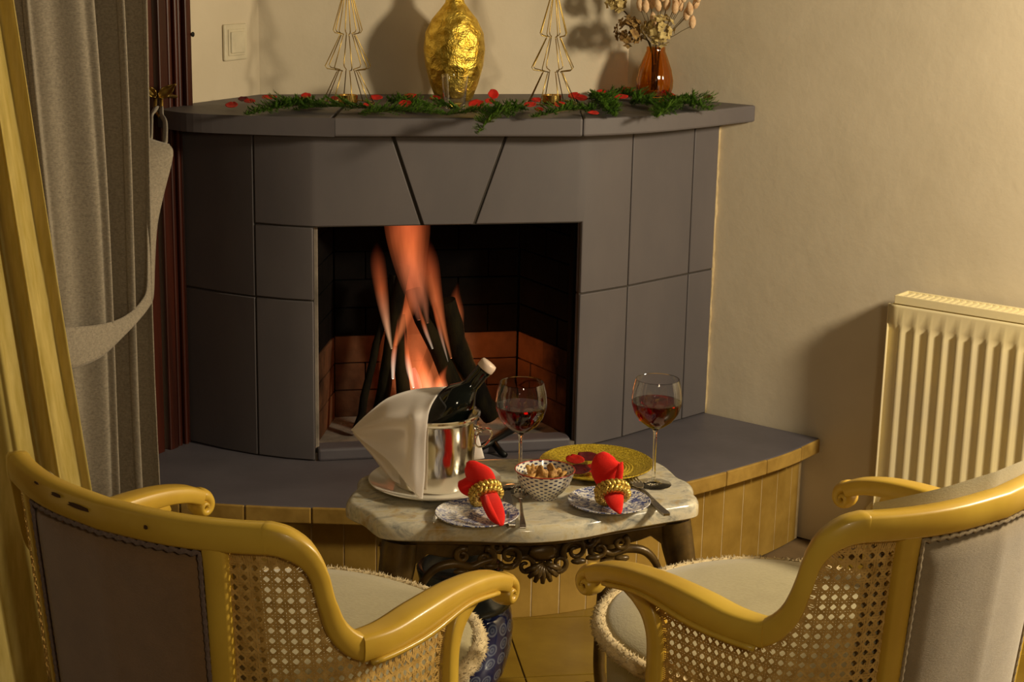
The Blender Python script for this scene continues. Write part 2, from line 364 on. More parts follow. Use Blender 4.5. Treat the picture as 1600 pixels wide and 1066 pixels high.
def panel(name,poly,d0,d1,matn,parent=fp,bev=.0022,label=None):
    bm=bmesh.new()
    vs=[bm.verts.new((x,0,z)) for x,z in poly]; bm.faces.new(vs)
    xs=[p[0] for p in poly]; lo,hi=min(xs),max(xs)
    for s in sorted(set([k for k in PLn if lo+.004<k<hi-.004])):
        bmesh.ops.bisect_plane(bm,geom=bm.verts[:]+bm.edges[:]+bm.faces[:],plane_co=(s,0,0),plane_no=(1,0,0))
    g=bmesh.ops.extrude_face_region(bm,geom=bm.faces[:])
    for e in g['geom']:
        if isinstance(e,bmesh.types.BMVert): e.co.y=1
    for v in bm.verts:
        p,n=pathat(v.co.x); d=d1 if v.co.y>.5 else d0
        q=p+n*d; v.co=(q.x+fpI.x,q.y+fpI.y,v.co.z+fpI.z)
    bmesh.ops.recalc_face_normals(bm,faces=bm.faces)
    me=bpy.data.meshes.new(name); bm.to_mesh(me); bm.free(); me.materials.append(MT[matn])
    me.polygons.foreach_set('use_smooth',[True]*len(me.polygons)); me.set_sharp_from_angle(angle=.6)
    o=bpy.data.objects.new(name,me); COL.objects.link(o); o.parent=parent
    if label: o['label']=label
    if bev:
        md=o.modifiers.new('b','BEVEL'); md.width=bev; md.segments=2; md.limit_method='ANGLE'; md.angle_limit=.8
    return o
g=.0018
sA=sof(-.604); sW=sof(.283); sX=sof(.449); sE=PLn[-1]
def rect(a,b,c,d): return [(a+g,c+g),(b-g,c+g),(b-g,d-g),(a+g,d-g)]
k0,k1=S_OL+.253,S_OL+.376      # keystone bottom
t0_,t1_=S_OL+.180,S_OL+.452    # keystone top
pan=[rect(0,sA,ZB,ZM),rect(0,sA,ZM,ZT),rect(sA,S_OL,ZB,ZM),rect(sA,S_OL,ZM,ZO),
 [(sA+g,ZO+g),(k0-.004,ZO+g),(t0_-.004,ZT-g),(sA+g,ZT-g)],
 [(k0+.003,ZO+g),(k1-.003,ZO+g),(t1_-.003,ZT-g),(t0_+.003,ZT-g)],
 [(S_OR+g,ZM+g),(sW-g,ZM+g),(sW-g,ZT-g),(t1_+.004,ZT-g),(k1+.004,ZO+g),(S_OR+g,ZO+g)],
 rect(S_OR,sW,ZB,ZM),rect(sW,sX,ZB,ZM),rect(sW,sX,ZM,ZT),rect(sX,sE,ZB,ZM),rect(sX,sE,ZM,ZT)]
for i,p in enumerate(pan):
    panel('keystone_panel' if i==5 else 'tile_panel',p,-.025,(.003 if i==5 else 0),'surround')
# masonry core with an opening
panel('masonry_core',[(0,ZB),(S_OL,ZB),(S_OL,ZT),(0,ZT)],-.055,-.004,'mortar',bev=0)
panel('masonry_core',[(S_OR,ZB),(sE,ZB),(sE,ZT),(S_OR,ZT)],-.055,-.004,'mortar',bev=0)
panel('masonry_core',[(S_OL,ZO),(S_OR,ZO),(S_OR,ZT),(S_OL,ZT)],-.055,-.004,'mortar',bev=0)
# rough filler line where the surround meets the right wall
m=MB(); pts=[RW+RN*.004+RD*(-.001+random.uniform(-.002,.002))+Z*z for z in [ZB+i*.02 for i in range(39)]]
m.tube(pts,[.0045+random.uniform(-.0015,.002) for _ in pts],6)
obj('filler_line',m,'edgegrout',fp,True,local=V(-.13,3.86,.28)).location=(0,0,0)
def inroot(o): return o
# firebox
F0=V(-.462,3.782,0); FD=V(.976,.216,0).normalized(); FN=V(-.216,.976,0).normalized()
def F(u,v,z): return F0+FD*u+FN*v+Z*z
OFF=V(-.13,3.86,.28)
def fbx(name,m,mt,label=None,**k):
    m.v=[tuple(Vector(v)-OFF) for v in m.v]; return obj(name,m,mt,fp,label=label,**k)
UW=.637; BD=.30
m=MB()
for a,b in (((-.012,.05),(.078,BD)),((.078,BD),(UW-.085,BD)),((UW-.085,BD),(UW+.012,.05))):
    d=(F(b[0],b[1],0)-F(a[0],a[1],0)); nn=V(-d.y,d.x,0).normalized()*.012
    A=F(a[0],a[1],0)+nn;B=F(b[0],b[1],0)+nn; C_=B+nn*1.5; D_=A+nn*1.5
    m.prism([(q.x,q.y) for q in (A,B,C_,D_)],.28,1.06)
fbx('firebox_shell',m,'soot')
m=MB(); q=[F(-.0,.05,0),F(UW,.05,0),F(UW-.08,BD+.01,0),F(.07,BD+.01,0)]; m.prism([(p.x,p.y) for p in q],.962,1.0); fbx('firebox_roof',m,'soot')
m=MB(); q=[F(-.0,.006,0),F(UW,.006,0),F(UW-.07,BD+.012,0),F(.06,BD+.012,0)]; m.prism([(p.x,p.y) for p in q],.275,.300); fbx('firebox_floor',m,'ashstone')
def bricks(a,b,n,zs,h,zmax):
    A=F(a[0],a[1],0);B=F(b[0],b[1],0); L=(B-A).length; d=(B-A)/L; nn=V(-d.y,d.x,0)
    k=0; z=zs
    while z<zmax:
        off=0 if k%2==0 else -L/n/2; x=off
        while x<L-.005:
            x0=max(0,x)+.0013; x1=min(L,x+L/n)-.0013
            if x1-x0>.01:
                m=MB(); j=random.uniform(-.002,.002); m.obox(A-OFF,d,-nn,Z,(x0,-.012+j,z),(x1,.004+j,min(z+h-.003,.96)))
                obj('brick',m,'brick' if (z<.40 or (z<.50 and random.random()<.6)) else 'soot',fp,bevel=.002)
            x+=L/n
        z+=h; k+=1
bricks((.078,BD-.004),(UW-.085,BD-.004),3,.30,.072,.95)
bricks((0,.056),(.074,BD-.01),2,.30,.072,.95)
bricks((UW-.081,BD-.01),(UW,.056),2,.30,.072,.95)
# jamb reveals
m=MB(); m.obox(F0-OFF,FD,FN,Z,(-.006,.022,.28),(.012,.06,.846)); obj('jamb',m,'ashstone',fp,bevel=.003,label='soot-streaked pale left jamb inside the opening')
m=MB(); m.obox(F0-OFF,FD,FN,Z,(UW-.012,.022,.28),(UW+.006,.06,.846)); obj('jamb',m,'soot',fp,bevel=.003)
m=MB(); m.obox(F0-OFF,FD,FN,Z,(.006,-.002,.281),(UW-.012,.055,.312)); obj('hearth_sill',m,'benchtop',fp,bevel=.006)
# mantel shelf slabs
mf=cr([(-.852,3.89,0),(-.80,3.815,0),(-.729,3.765,0),(-.58,3.742,0),(-.419,3.733,0),(-.4175,3.733,0)],6)
mm=[V(-.412,3.734,0),V(.150,3.828,0)]
mr_=cr([(.153,3.829,0),(.25,3.880,0),(.352,3.955,0),(.47,4.07,0),(.56,4.17,0),(.600,4.206,0)],6)
def backat(x):
    t=(x-CL.x)/(CR_.x-CL.x); return V(x,CL.y+t*(CR_.y-CL.y)-.002,0)
def slab(front,back):
    poly=[(p.x-OFF.x,p.y-OFF.y) for p in front]+[(p.x-OFF.x,p.y-OFF.y) for p in back]
    return MB().prism(poly,1.062-OFF.z,1.104-OFF.z)
e=V(.0020,0,0)
obj('mantel_slab',slab(mf,[backat(-.4125)-e,CL+V(.002,-.004,0),CL-LD*.36+LN*.002]),'surround',fp,bevel=.005)
obj('mantel_slab',slab([p+e for p in mm],[backat(.150),backat(-.4125)+e]),'surround',fp,bevel=.005)
obj('mantel_slab',slab(mr_,[RW+RD*.095+RN*.002,CR_+V(-.003,-.004,0),backat(.153)+e]),'surround',fp,bevel=.005)
for x in (-.4125,.1515):
    m=MB(); yy=3.734 if x<0 else 3.829; m.box((x-.006-OFF.x,yy+.008-OFF.y,1.064-OFF.z),(x+.006-OFF.x,yy+.40-OFF.y,1.100-OFF.z)); obj('joint_mortar',m,'mortar',fp)
ZS=1.104
# ------------------------------------------------------------------ raised hearth bench
hb=thing('hearth_bench','low curved raised hearth with grey painted top and ochre tiled front','hearth',(0,3.6,0))
HO=V(0,3.6,0)
bf=cr([(-.99,3.62,0),(-.88,3.545,0),(-.766,3.50,0),(-.584,3.473,0),(-.414,3.463,0),(-.15,3.462,0),(.08,3.50,0),(.27,3.585,0),(.431,3.706,0),(.525,3.784,0),(.65,3.897,0),(.722,3.975,0),(.787,4.058,0)],5)
poly=[(p.x-HO.x,p.y-HO.y) for p in bf]+[((RW+RN*.002+RD*-.1).x,(RW+RN*.002+RD*-.1).y-3.6),(0,.55),((LW+LN*.002+LD*.05).x,(LW+LN*.002+LD*.05).y-3.6),((LW+LN*.002-LD*.33).x,(LW+LN*.002-LD*.33).y-3.6)]
obj('bench_top',MB().prism(poly,.262,.281),'benchtop',hb,bevel=.003)
def along(pts,s):
    for a,b in zip(pts,pts[1:]):
        L=(b-a).length
        if s<=L: return a.lerp(b,s/L),(b-a).normalized()
        s-=L
    return pts[-1].copy(),(pts[-1]-pts[-2]).normalized()
LT=sum((b-a).length for a,b in zip(bf,bf[1:]))
def strip(s0,s1,inset,th,z0,z1,lean=0):
    m=MB(); n=3; A=[];B=[]
    for k in range(n+1):
        p,d=along(bf,lerp(s0,s1,k/n)); nn=V(-d.y,d.x,0)
        A.append(p+nn*inset-HO); B.append(p+nn*(inset+th)-HO)
    poly=[(q.x,q.y) for q in A]+[(q.x,q.y) for q in B[::-1]]
    return m.prism(poly,z0,z1)
s=0
while s<LT-.01:
    e_=min(LT,s+.148); obj('edge_tile',strip(s+.001,e_-.001,-.004+random.uniform(-.001,.001),.018,.243,.2805-random.uniform(0,.002)),'ochreedge',hb,bevel=.003); s=e_
s=0
while s<LT-.02:
    e_=min(LT-.012,s+.073); obj('riser_tile',strip(s+.0014,e_-.0014,.045,.012,.0,.246),'mustard',hb,bevel=.001); s=e_
m=MB()
A=[];B=[]
for k in range(170):
    p,d=along(bf,LT*k/59); nn=V(-d.y,d.x,0); A.append(p+nn*.0462-HO); B.append(p+nn*.075-HO)
m.prism([(q.x,q.y) for q in A]+[(q.x,q.y) for q in B[::-1]],.0,.262); obj('grout_backing',m,'edgegrout',hb)
# ------------------------------------------------------------------ radiator
ro=RW+RD*.545
rd=thing('radiator','cream ribbed panel radiator hung on the right wall','radiator',ro+Z*.12)
def rb(a,b): return MB().obox(V(0,0,0),RD,RN,Z,a,b)
RZ0,RZ1,RL=.02,.560,1.02
def ribbed(depth,sgn):
    m=MB(); us=[]; pitch=.0354; prof=[(0,0),(.0,0)]
    cols=[(0.0,0,0)]
    u=.026; pts=[(0,0),(.022,0)]
    while u+pitch<RL-.02:
        pts+=[(u,0),(u+.005,1),(u+.0125,1),(u+.0175,0)] ; u+=pitch
    # pts: raised rib from u .. , valley otherwise (valleys recessed)
    pts+=[(RL-.02,0),(RL,0)]
    rows=[(RZ0,0),(RZ0+.035,0),(RZ0+.06,1),(RZ1-.065,1),(RZ1-.045,0),(RZ1-.006,0),(RZ1,0)]
    vs=[];
    for z,k in rows:
        for (a,h) in pts:
            rec=-.009*k*(1-h) if k else 0
            vs.append(RD*a+RN*(depth+sgn*rec)+Z*z)
    n=len(pts); fs=[(j*n+i,j*n+i+1,(j+1)*n+i+1,(j+1)*n+i) for j in range(len(rows)-1) for i in range(n-1)]
    m.add(vs,fs); return m
m=ribbed(.112,1); obj('front_panel',m,'radiator',rd,True,solid=.003,auto=50)
m=ribbed(.040,-1); obj('rear_panel',m,'radiator',rd,True,solid=.003,auto=50)
obj('side_panel',rb((-.004,.034,RZ0+.005),(-.0015,.100,RZ1-.004)),'radiator',rd,bevel=.001)
obj('side_seam',rb((-.003,.104,RZ0),(0.001,.113,RZ1)),'radiator',rd,bevel=.002)
# top grille: frame and slats
gz=RZ1+.004
m=MB(); m.obox(V(0,0,0),RD,RN,Z,(.008,.030,gz-.004),(RL,.036,gz+.016)); m.obox(V(0,0,0),RD,RN,Z,(.008,.096,gz-.004),(RL,.101,gz+.016)); m.obox(V(0,0,0),RD,RN,Z,(.008,.036,gz-.004),(.014,.096,gz+.016))
gr=obj('top_grille',m,'radiator',rd,bevel=.001)
sl=None
for k in range(62):
    if sl is None: o=sl=obj('slat',rb((0,.036,gz+.008),(.0075,.096,gz+.014)),'radiator',gr)
    else: o=sl.copy(); COL.objects.link(o)
    o.location=RD*(.024+.0158*k)
for k in range(2): 
    obj('wall_bracket',rb((.15+.6*k,.0,.1),(.18+.6*k,.036,.5)),'radiator',rd)
m=MB(); m.tube([RD*(-.03)+RN*.07+Z*(-.118),RD*(-.03)+RN*.07+Z*(.03),RD*(-.02)+RN*.07+Z*.045,RD*.0+RN*.07+Z*.045],.008,8); obj('supply_pipe',m,'radiator',rd,True)
# ------------------------------------------------------------------ curtains
def drape(name,L0,L1,R0,R1,z0,z1,nf,amp,seed,mt,exn,nu=260,nv=46):
    NF=int(math.ceil(nf))
    rnd=random.Random(seed)
    ph=[rnd.uniform(-.4,.4) for _ in range(NF+2)]; am=[rnd.uniform(.6,1.25) for _ in range(NF+2)]
    def fn(u,v):
        z=lerp(z1,z0,v); A=L0.lerp(L1,v); B=R0.lerp(R1,v); p=A.lerp(B,u)
        d=(B-A).normalized(); n=V(d.y,-d.x,0)
        k=u*nf; i=int(min(k,NF-1)); f=k-i; a=lerp(am[i],am[i+1],f)
        w=k+exn*math.sin(2*PI*k*.37+1.3*seed)+.10*math.sin(3*v+k)
        off=amp*a*(2*abs(math.sin(PI*w))**.8-1)+.12*amp*math.sin(7*PI*w+2*v)
        off+=.006*math.sin(9*v+5*u)
        q=p+n*off+d*(.45*amp*math.sin(2*PI*w+.6)); q.z=z; return q
    m=MB().sheet(fn,nu,nv); return obj(name,m,mt,None,True,solid=.002)
tag(drape('curtain',V(-1.02,3.02,0),V(-.93,3.02,0),V(-.762,3.43,0),V(-.758,3.43,0),.02,2.25,4.7,.042,3,'curtain',.22),'heavy grey linen curtain hanging in folds, tied back by the fireplace','curtain')
tag(drape('sheer_curtain',V(-1.50,2.62,0),V(-1.38,2.62,0),V(-1.012,3.02,0),V(-.735,2.96,0),.02,2.25,8,.020,11,'sheer',.22),'sheer yellow-cream voile curtain at the left edge','curtain')
# tieback
def patch(rows,nu=16,nv=None,bulge=0):
    # rows: list of (left Vector, right Vector)
    Lc=cr([r[0] for r in rows],5); Rc=cr([r[1] for r in rows],5); n=len(Lc)-1
    def fn(u,v):
        i=round(v*n); p=Lc[i].lerp(Rc[i],u); return p+V(0,-1,0)*bulge*math.sin(PI*u)
    return MB().sheet(fn,nu,n)
tb=thing('curtain_tieback','grey cloth tieback looped from the hook around the grey curtain','tieback',ony(240,330,3.42))
TO=ony(240,330,3.42)
rows=[(ony(226,214,3.46),ony(264,226,3.46)),(ony(227,236,3.42),ony(270,243,3.44)),(ony(228,290,3.39),ony(256,300,3.42)),(ony(229,350,3.37),ony(245,352,3.40)),(ony(230,410,3.36),ony(241,412,3.39)),(ony(229,450,3.35),ony(239,462,3.38)),
      (ony(222,468,3.34),ony(232,480,3.35)),(ony(205,487,3.30),ony(214,503,3.30)),(ony(180,501,3.245),ony(190,528,3.245)),(ony(150,508,3.18),ony(160,556,3.18)),(ony(118,511,3.12),ony(128,572,3.12)),(ony(95,512,3.09),ony(105,578,3.09))]
m=patch(rows,10,bulge=.006); m.v=[tuple(Vector(v)-TO) for v in m.v]; obj('band',m,'curtain',tb,True,solid=.004)
for (a,b,c_) in (((244,168),(236,190),(235,218)),((252,170),(258,192),(258,224))):
    pts=cr([ony(*a,3.74),ony((a[0]+b[0])/2-2,(a[1]+b[1])/2,3.68),ony(*b,3.6),ony(*c_,3.465)],5)
    m=MB().tube([p-TO for p in pts],.0075,8,flat=.45,upv=(0,-1,0)); obj('loop',m,'curtain',tb,True)
hk=thing('tieback_hook','gold leaf-shaped tieback hook on the mahogany casing','hook',LW-LD*.05+LN*.03+Z*1.13)
HK=LW-LD*.05+LN*.03+Z*1.13
PY=3.82
def leafmesh(base,tip,wd,nrm,n=10,thick=.0012,curl=.01):
    d=(tip-base); L=d.length; d.normalize(); sd=d.cross(nrm).normalized(); m=MB()
    def fn(u,v):
        t=v; wv=wd*math.sin(PI*min(1,t**.75))*(1-.15*t); x=(u-.5)*2
        return base+d*(L*t)+sd*(wv*x)+nrm*(curl*(x*x)-.004*abs(math.sin(7*PI*t))*abs(x))
    return m.sheet(fn,6,n)
hl=MB(); 
for (b,t_,wd) in (((247,152),(274,131),.013),((243,151),(226,133),.010)):
    B=ony(*b,PY)-HK; T=ony(*t_,PY)-HK
    obj('leaf',leafmesh(B,T,wd,V(.35,-.93,0)),'gold',hk,True,solid=.002)
m=MB(); a=LW-LD*.052+LN*.025+Z*1.128; m.tube([a-HK,ony(247,148,PY)-HK,],.004,8); 
m.tube([ony(243,150,PY)-HK,ony(242,172,PY)-HK,ony(248,182,PY-.02)-HK,ony(253,172,PY)-HK,ony(252,152,PY)-HK],.004,8); obj('prong',m,'gold',hk,True)
# ------------------------------------------------------------------ fire
def FPX_(px,py,v): return onp(px,py,F0+FN*v,FN)
logs=[((566,632),(616,430),.13,.010,.17),((597,630),(630,415),.15,.018,.12),((630,622),(624,492),.10,.018,.16),((716,618),(641,452),.12,.023,.17),((712,600),(662,428),.20,.019,.14),((757,618),(700,470),.15,.026,.12),((650,620),(690,500),.22,.014,.20)]
lab=['thin upright log at the left of the burning stack','pale-barked log leaning right of the thinnest one in the fire','short upright log in the middle of the burning stack','thick mossy log leaning left across the centre of the fire','dark log leaning behind the thick mossy one in the fire','thick blackened log at the right side of the burning stack','thin log deep in the fire behind the others']
for (a,b,v,r,v2),lb in zip(logs,lab):
    A=FPX_(*a,v); B=FPX_(*b,v2); d=(B-A).normalized()
    A=A+d*((.303+r-A.z)/d.z)
    pts=[A.lerp(B,k/9)+V(noise.noise(V(k*.5,a[0],0))*.010,noise.noise(V(k*.5,a[0],7))*.006,0) for k in range(10)]
    if lb.startswith('thick bl'): pts=[p+V(-.020*math.sin(PI*k/9),0,0) for k,p in enumerate(pts)]
    m=MB().tube(pts,[r*(1.05-.02*k+.08*noise.noise(V(k*.9,a[0],3))) for k in range(10)],12)
    o=obj('log',m,'bark',None,True,auto=50); tag(o,lb,'log','logs burning in the fireplace')
# embers / ash heap
def lump(c,sx,sy,sz,seed,n=2,amp=.35):
    bm=bmesh.new(); bmesh.ops.create_icosphere(bm,subdivisions=n,radius=1)
    m=MB()
    for v in bm.verts:
        k=1+amp*noise.noise(v.co*1.7+V(seed,seed*.7,0))
        v.co=V(v.co.x*sx,v.co.y*sy,v.co.z*sz)*k+Vector(c)
    m.add([v.co for v in bm.verts],[[x.index for x in f.verts] for f in bm.faces]); bm.free(); return m
t=NT('glowing_ember'); t.b.inputs['Base Color'].default_value=(.03,.01,.005,1)
em=t.ramp(t.noise(t.coord(),60,3),[(.45,(0,0,0)),(.62,(1,.10,.02)),(.75,(1,.35,.10))]); t.link(em,t.b.inputs['Emission Color']); t.b.inputs['Emission Strength'].default_value=2.5; MT['ember']=t.m
big=MB()
for k in range(26):
    p=F(random.uniform(.15,.36),random.uniform(.12,.25),.306); q=lump(p,.018,.014,.010,k,1); big.add(q.v,q.f)
tag(obj('embers',big,'ember',None,True),'glowing orange embers heaped under the burning logs','embers',kind='stuff')
# the red hot end of a split log
A=FPX_(652,600,.10); B=FPX_(646,575,.11); m=MB().tube([A+(B-A)*-.5,A,A.lerp(B,.5),B],[.008,.010,.009,.004],10)
MT['hot']=NT('glowing_wood').m
tt=MT['hot'].node_tree.nodes['Principled BSDF']; tt.inputs['Base Color'].default_value=(.2,.05,.02,1); tt.inputs['Emission Color'].default_value=(1,.25,.12,1); tt.inputs['Emission Strength'].default_value=.8
tag(obj('ember_log',m,'hot',None,True),'small glowing red log end at the foot of the fire','log')
# flames: volumes of burning gas
fl=thing('fire','orange flames rising between the stacked logs','fire',F(.25,.15,.31)); FO=F(.25,.15,.31)
def tongue(pts,rads,c,dens,v,edge=1.0,flat=.5,name='flame'):
    P=[FPX_(x,y,v)-FO for x,y in pts]; C_=cr(P,5); n=len(C_); R=[r[0] for r in cr([(r,0,0) for r in rads],5)]
    z=[p.z for p in C_]; mt=flame('flame_gas',c,dens*.30,min(z)-.001,max(z)+.001 if len(z) else 1,edge)
    for kk in ((1.55,1.25,.98,.72,.45,.22) if max(R)>.0065 else (1.3,.7)):
        n_=len(C_); cut=0
        obj(name,MB().tube(C_[cut:n_-cut],[max(r*kk,.0006) for r in R[cut:n_-cut]],14,flat=flat,upv=tuple(FN)),mt,fl,True)
HOT=(1,.62,.34); WRM=(1,.30,.10)
tongue([(655,500),(646,450),(640,405),(637,360),(634,318),(632,290)],[.004,.018,.028,.036,.034,.010],(1,.29,.14),24,.085,.38)
tongue([(668,505),(660,455),(650,405),(644,355),(640,320)],[.003,.010,.016,.018,.008],(1,.34,.17),26,.08,.5)
tongue([(612,545),(603,500),(596,455),(590,405),(589,375)],[.002,.007,.011,.012,.002],HOT,110,.10,1.6)
tongue([(705,560),(692,510),(680,460),(669,405),(664,365)],[.002,.006,.012,.016,.004],WRM,90,.08,1.3)
tongue([(614,592),(615,560),(619,528),(622,498)],[.003,.005,.004,.001],(1,.85,.62),420,.09,.5)
tongue([(646,606),(639,575),(635,545),(632,508)],[.003,.006,.004,.001],(1,.85,.62),430,.09,.5)
tongue([(676,545),(667,522),(660,500),(652,472)],[.002,.004,.004,.001],(1,.80,.55),330,.09,.5)
tongue([(700,565),(692,535),(683,500),(672,460)],[.001,.003,.004,.001],(1,.80,.55),330,.10,.5)
tongue([(672,625),(664,590),(656,560),(650,540)],[.012,.013,.008,.001],(1,.45,.22),120,.08,.8)
tongue([(690,625),(688,600),(692,585),(700,570)],[.014,.012,.006,.001],(1,.50,.25),140,.08,.8)
tongue([(722,520),(716,490),(712,465),(716,440)],[.002,.010,.009,.001],WRM,45,.20,1)
tongue([(618,540),(630,500),(640,470),(634,420)],[.004,.012,.012,.002],WRM,45,.12,1)
tongue([(655,640),(652,590),(650,540),(646,480),(642,430),(640,395)],[.03,.060,.060,.045,.025,.004],(1,.24,.07),10,.19,.3,flat=.3)
tongue([(640,620),(640,590),(645,560),(650,530)],[.02,.03,.02,.002],(1,.35,.12),22,.13,.6,flat=.4)
# fire iron lying at the right of the hearth
A=F(.44,.06,.318); m=MB()
P1=FPX_(752,700,-.03); P2=FPX_(770,690,.0); P3=FPX_(800,672,.06); P4=FPX_(835,650,.14)
m.tube([P1,P2,P3,P4],[.007,.009,.009,.008],8); m.tube([P2,P2+V(.02,-.02,-.02),FPX_(790,712,-.04)],[.008,.008,.007],8)
tag(obj('fire_iron',m,'iron',None,True),'black iron fire tool lying across the hearth sill behind the wine glass','fire iron')
# ------------------------------------------------------------------ coffee table
TC=V(.03,2.97,0); TW=math.radians(12)
tx=V(math.cos(TW),math.sin(TW),0); ty=V(-math.sin(TW),math.cos(TW),0)
tbl=thing('coffee_table','small carved bronze-brown table with a shaped veined marble top','table',TC,TW)
out=[(-.337,.0),(-.333,-.025),(-.318,-.05),(-.308,-.075),(-.297,-.115),(-.283,-.136),(-.25,-.148),(-.204,-.156),(-.140,-.166),(-.084,-.180),(-.030,-.192),(.03,-.190),(.082,-.178),(.13,-.160),(.176,-.146),(.24,-.128),(.290,-.114),(.309,-.100),(.317,-.075),(.316,-.045),(.326,-.02),(.327,.01),(.316,.04),(.313,.10),(.305,.135),(.288,.155),(.22,.172),(.14,.185),(.074,.197),(.0,.205),(-.07,.205),(-.15,.185),(-.22,.165),(-.275,.148),(-.300,.125),(-.308,.08),(-.325,.04)]
oc=[p for p in cr([(x,y,0) for x,y in out],3,True)]
def ring(sc_,z,dx=0): 
    cx,cy=-.003,.005
    return [V(cx+(p.x-cx)*(1-sc_/.32),cy+(p.y-cy)*(1-sc_/.19),z) for p in oc]
m=MB().rings([ring(.02,.468),ring(.004,.468),ring(.0005,.471),ring(0,.479),ring(.001,.490),ring(.004,.496),ring(.009,.4995),ring(.014,.500)],True)
obj('marble_top',m,'marble',tbl,True,auto=40)
def inset(k,z): return [((-.003+(p.x+.003)*(1-k/.32)),(.005+(p.y-.005)*(1-k/.19))) for p in oc]
# apron frame: board under the marble
m=MB(); m.prism(inset(.030,0),.452,.468); obj('top_frame',m,'tablewood',tbl,bevel=.003)
def apron(x0,x1,y0,y1,drop):
    n=24; A=V(x0,y0,0);B=V(x1,y1,0); d=(B-A); nn=V(-d.y,d.x,0).normalized()*.014
    m=MB(); rs=[]
    for k in range(n+1):
        t=k/n; p=A.lerp(B,t); x=abs(2*t-1)
        low=.452-drop*(.35+.65*(1-x)**1.2) if x<.85 else .452-drop*(.45+ (x-.85)*6)
        low+= .006*math.cos(6*PI*t)
        low=max(low,.35)
        rs.append([V(p.x,p.y,low),V(p.x,p.y,.455),V(p.x,p.y,.455)+nn,V(p.x,p.y,low)+nn])
    return m.rings(rs,True)
obj('front_apron',apron(-.245,.265,-.122,-.088,.050),'tablewood',tbl,bevel=.002)
obj('back_apron',apron(-.24,.25,.13,.13,.035),'tablewood',tbl,bevel=.002)
obj('side_apron',apron(-.262,-.262,-.10,.12,.045),'tablewood',tbl,bevel=.002)
obj('side_apron',apron(.275,.275,-.08,.12,.045),'tablewood',tbl,bevel=.002)
def leg(x,y,ox,oy,w0=.030):
    c=cr([(x,y,.455),(x+ox*.010,y+oy*.010,.41),(x+ox*.020,y+oy*.020,.36),(x+ox*.010,y+oy*.010,.27),(x-ox*.012,y-oy*.012,.16),(x-ox*.016,y-oy*.016,.08),(x+ox*.004,y+oy*.004,.028),(x+ox*.020,y+oy*.020,.010)],4)
    rr=[r[0] for r in cr([(w0,0,0),(w0*.98,0,0),(w0*.85,0,0),(.019,0,0),(.014,0,0),(.012,0,0),(.014,0,0),(.010,0,0)],4)]
    return MB().tube(c,rr,8,upv=(1,1,0))
for (x,y,ox,oy,w0) in ((-.250,-.108,-.7,-.7,.034),(.270,-.078,.7,-.7,.032),(-.225,.120,-.6,.6,.024),(.195,.115,.6,.6,.022)):
    obj('leg',leg(x,y,ox,oy,w0),'tablewood',tbl,True,auto=60)
def spiral(c,r0,r1,turns,a0,rad0,rad1,y,n=26,sgn=1):
    P=[];R=[]
    for k in range(n+1):
        t=k/n; r=lerp(r0,r1,t); a=a0+sgn*2*PI*turns*t; P.append(V(c[0]+r*math.cos(a),y,c[1]+r*math.sin(a))); R.append(lerp(rad0,rad1,t))
    return MB().tube(P,R,8)
AY=lambda x: -.122+(x+.245)/.51*.034-.008
# arch mouldings and carved scrolls on the front apron
for sx in (-1,1):
    cx=.010+sx*.19
    pts=cr([(.010+sx*.232,AY(cx),.335),(.010+sx*.224,AY(cx),.375),(.010+sx*.20,AY(cx),.405),(.010+sx*.165,AY(cx),.413),(.010+sx*.135,AY(cx),.405),(.010+sx*.115,AY(cx),.412),(.010+sx*.09,AY(cx),.418)],4)
    obj('arch_moulding',MB().tube(pts,[.008*(.6+.5*math.sin(PI*k/(len(pts)-1))) for k in range(len(pts))],8),'tablewood',tbl,True)
    for (dx,zz,r,tn,a0,sg) in ((.108,.418,.020,1.3,PI*.5,sx),(.062,.420,.024,1.4,PI*1.2,-sx),(.032,.398,.020,1.3,PI*.9,sx),(.085,.440,.016,1.2,0,-sx),(.15,.428,.014,1.2,1,-sx)):
        x=.010+sx*dx; obj('carved_scroll',spiral((x,zz),r,.004,tn,a0,.0065,.003,AY(x)-.004,22,sg),'tablewood',tbl,True)
    for k in range(4):
        x0=.010+sx*(.055+.028*k); B=V(x0,AY(x0)-.004,.410-.003*k); T=B+V(sx*.026,-.006,-.020+.008*(k%2)*2)
        q=lump(B.lerp(T,.5),.015,.007,.006,k+sx,2,.2); obj('carved_leaf',q,'tablewood',tbl,True)
cx=.010
for k in range(7):
    a=PI*(1.0+ (k+.5)/7); T=V(cx+.034*math.cos(a),AY(cx)-.010,.398+.034*math.sin(a)); B=V(cx,AY(cx)-.006,.402)
    obj('shell_lobe',MB().tube([B,B.lerp(T,.5)+V(0,-.005,0),T],[.003,.007,.004],8),'tablewood',tbl,True)
obj('shell_centre',lump(V(cx,AY(cx)-.010,.424),.026,.008,.016,5,2,.3),'tablewood',tbl,True)
# ceramic stool under the table
js=thing('ceramic_jar','blue and white ringed ceramic jar standing on the floor under the table','jar',(-.092,3.06,0))
obj('body',MB().lathe([(0,.0),(.072,.0),(.076,.010),(.070,.045),(.072,.060),(.090,.095),(.103,.145),(.106,.19),(.102,.222),(.09,.236)],40),'swirl',js,True)
obj('foot_band',MB().lathe([(.074,.004),(.0775,.010),(.0730,.034),(.0715,.048)],40),'skyband',js,True)
obj('shoulder',MB().lathe([(.09,.236),(.101,.238),(.098,.252),(.085,.262),(.080,.285),(.086,.31),(.080,.315),(.07,.30),(0,.29)],40),'darkglaze',js,True)
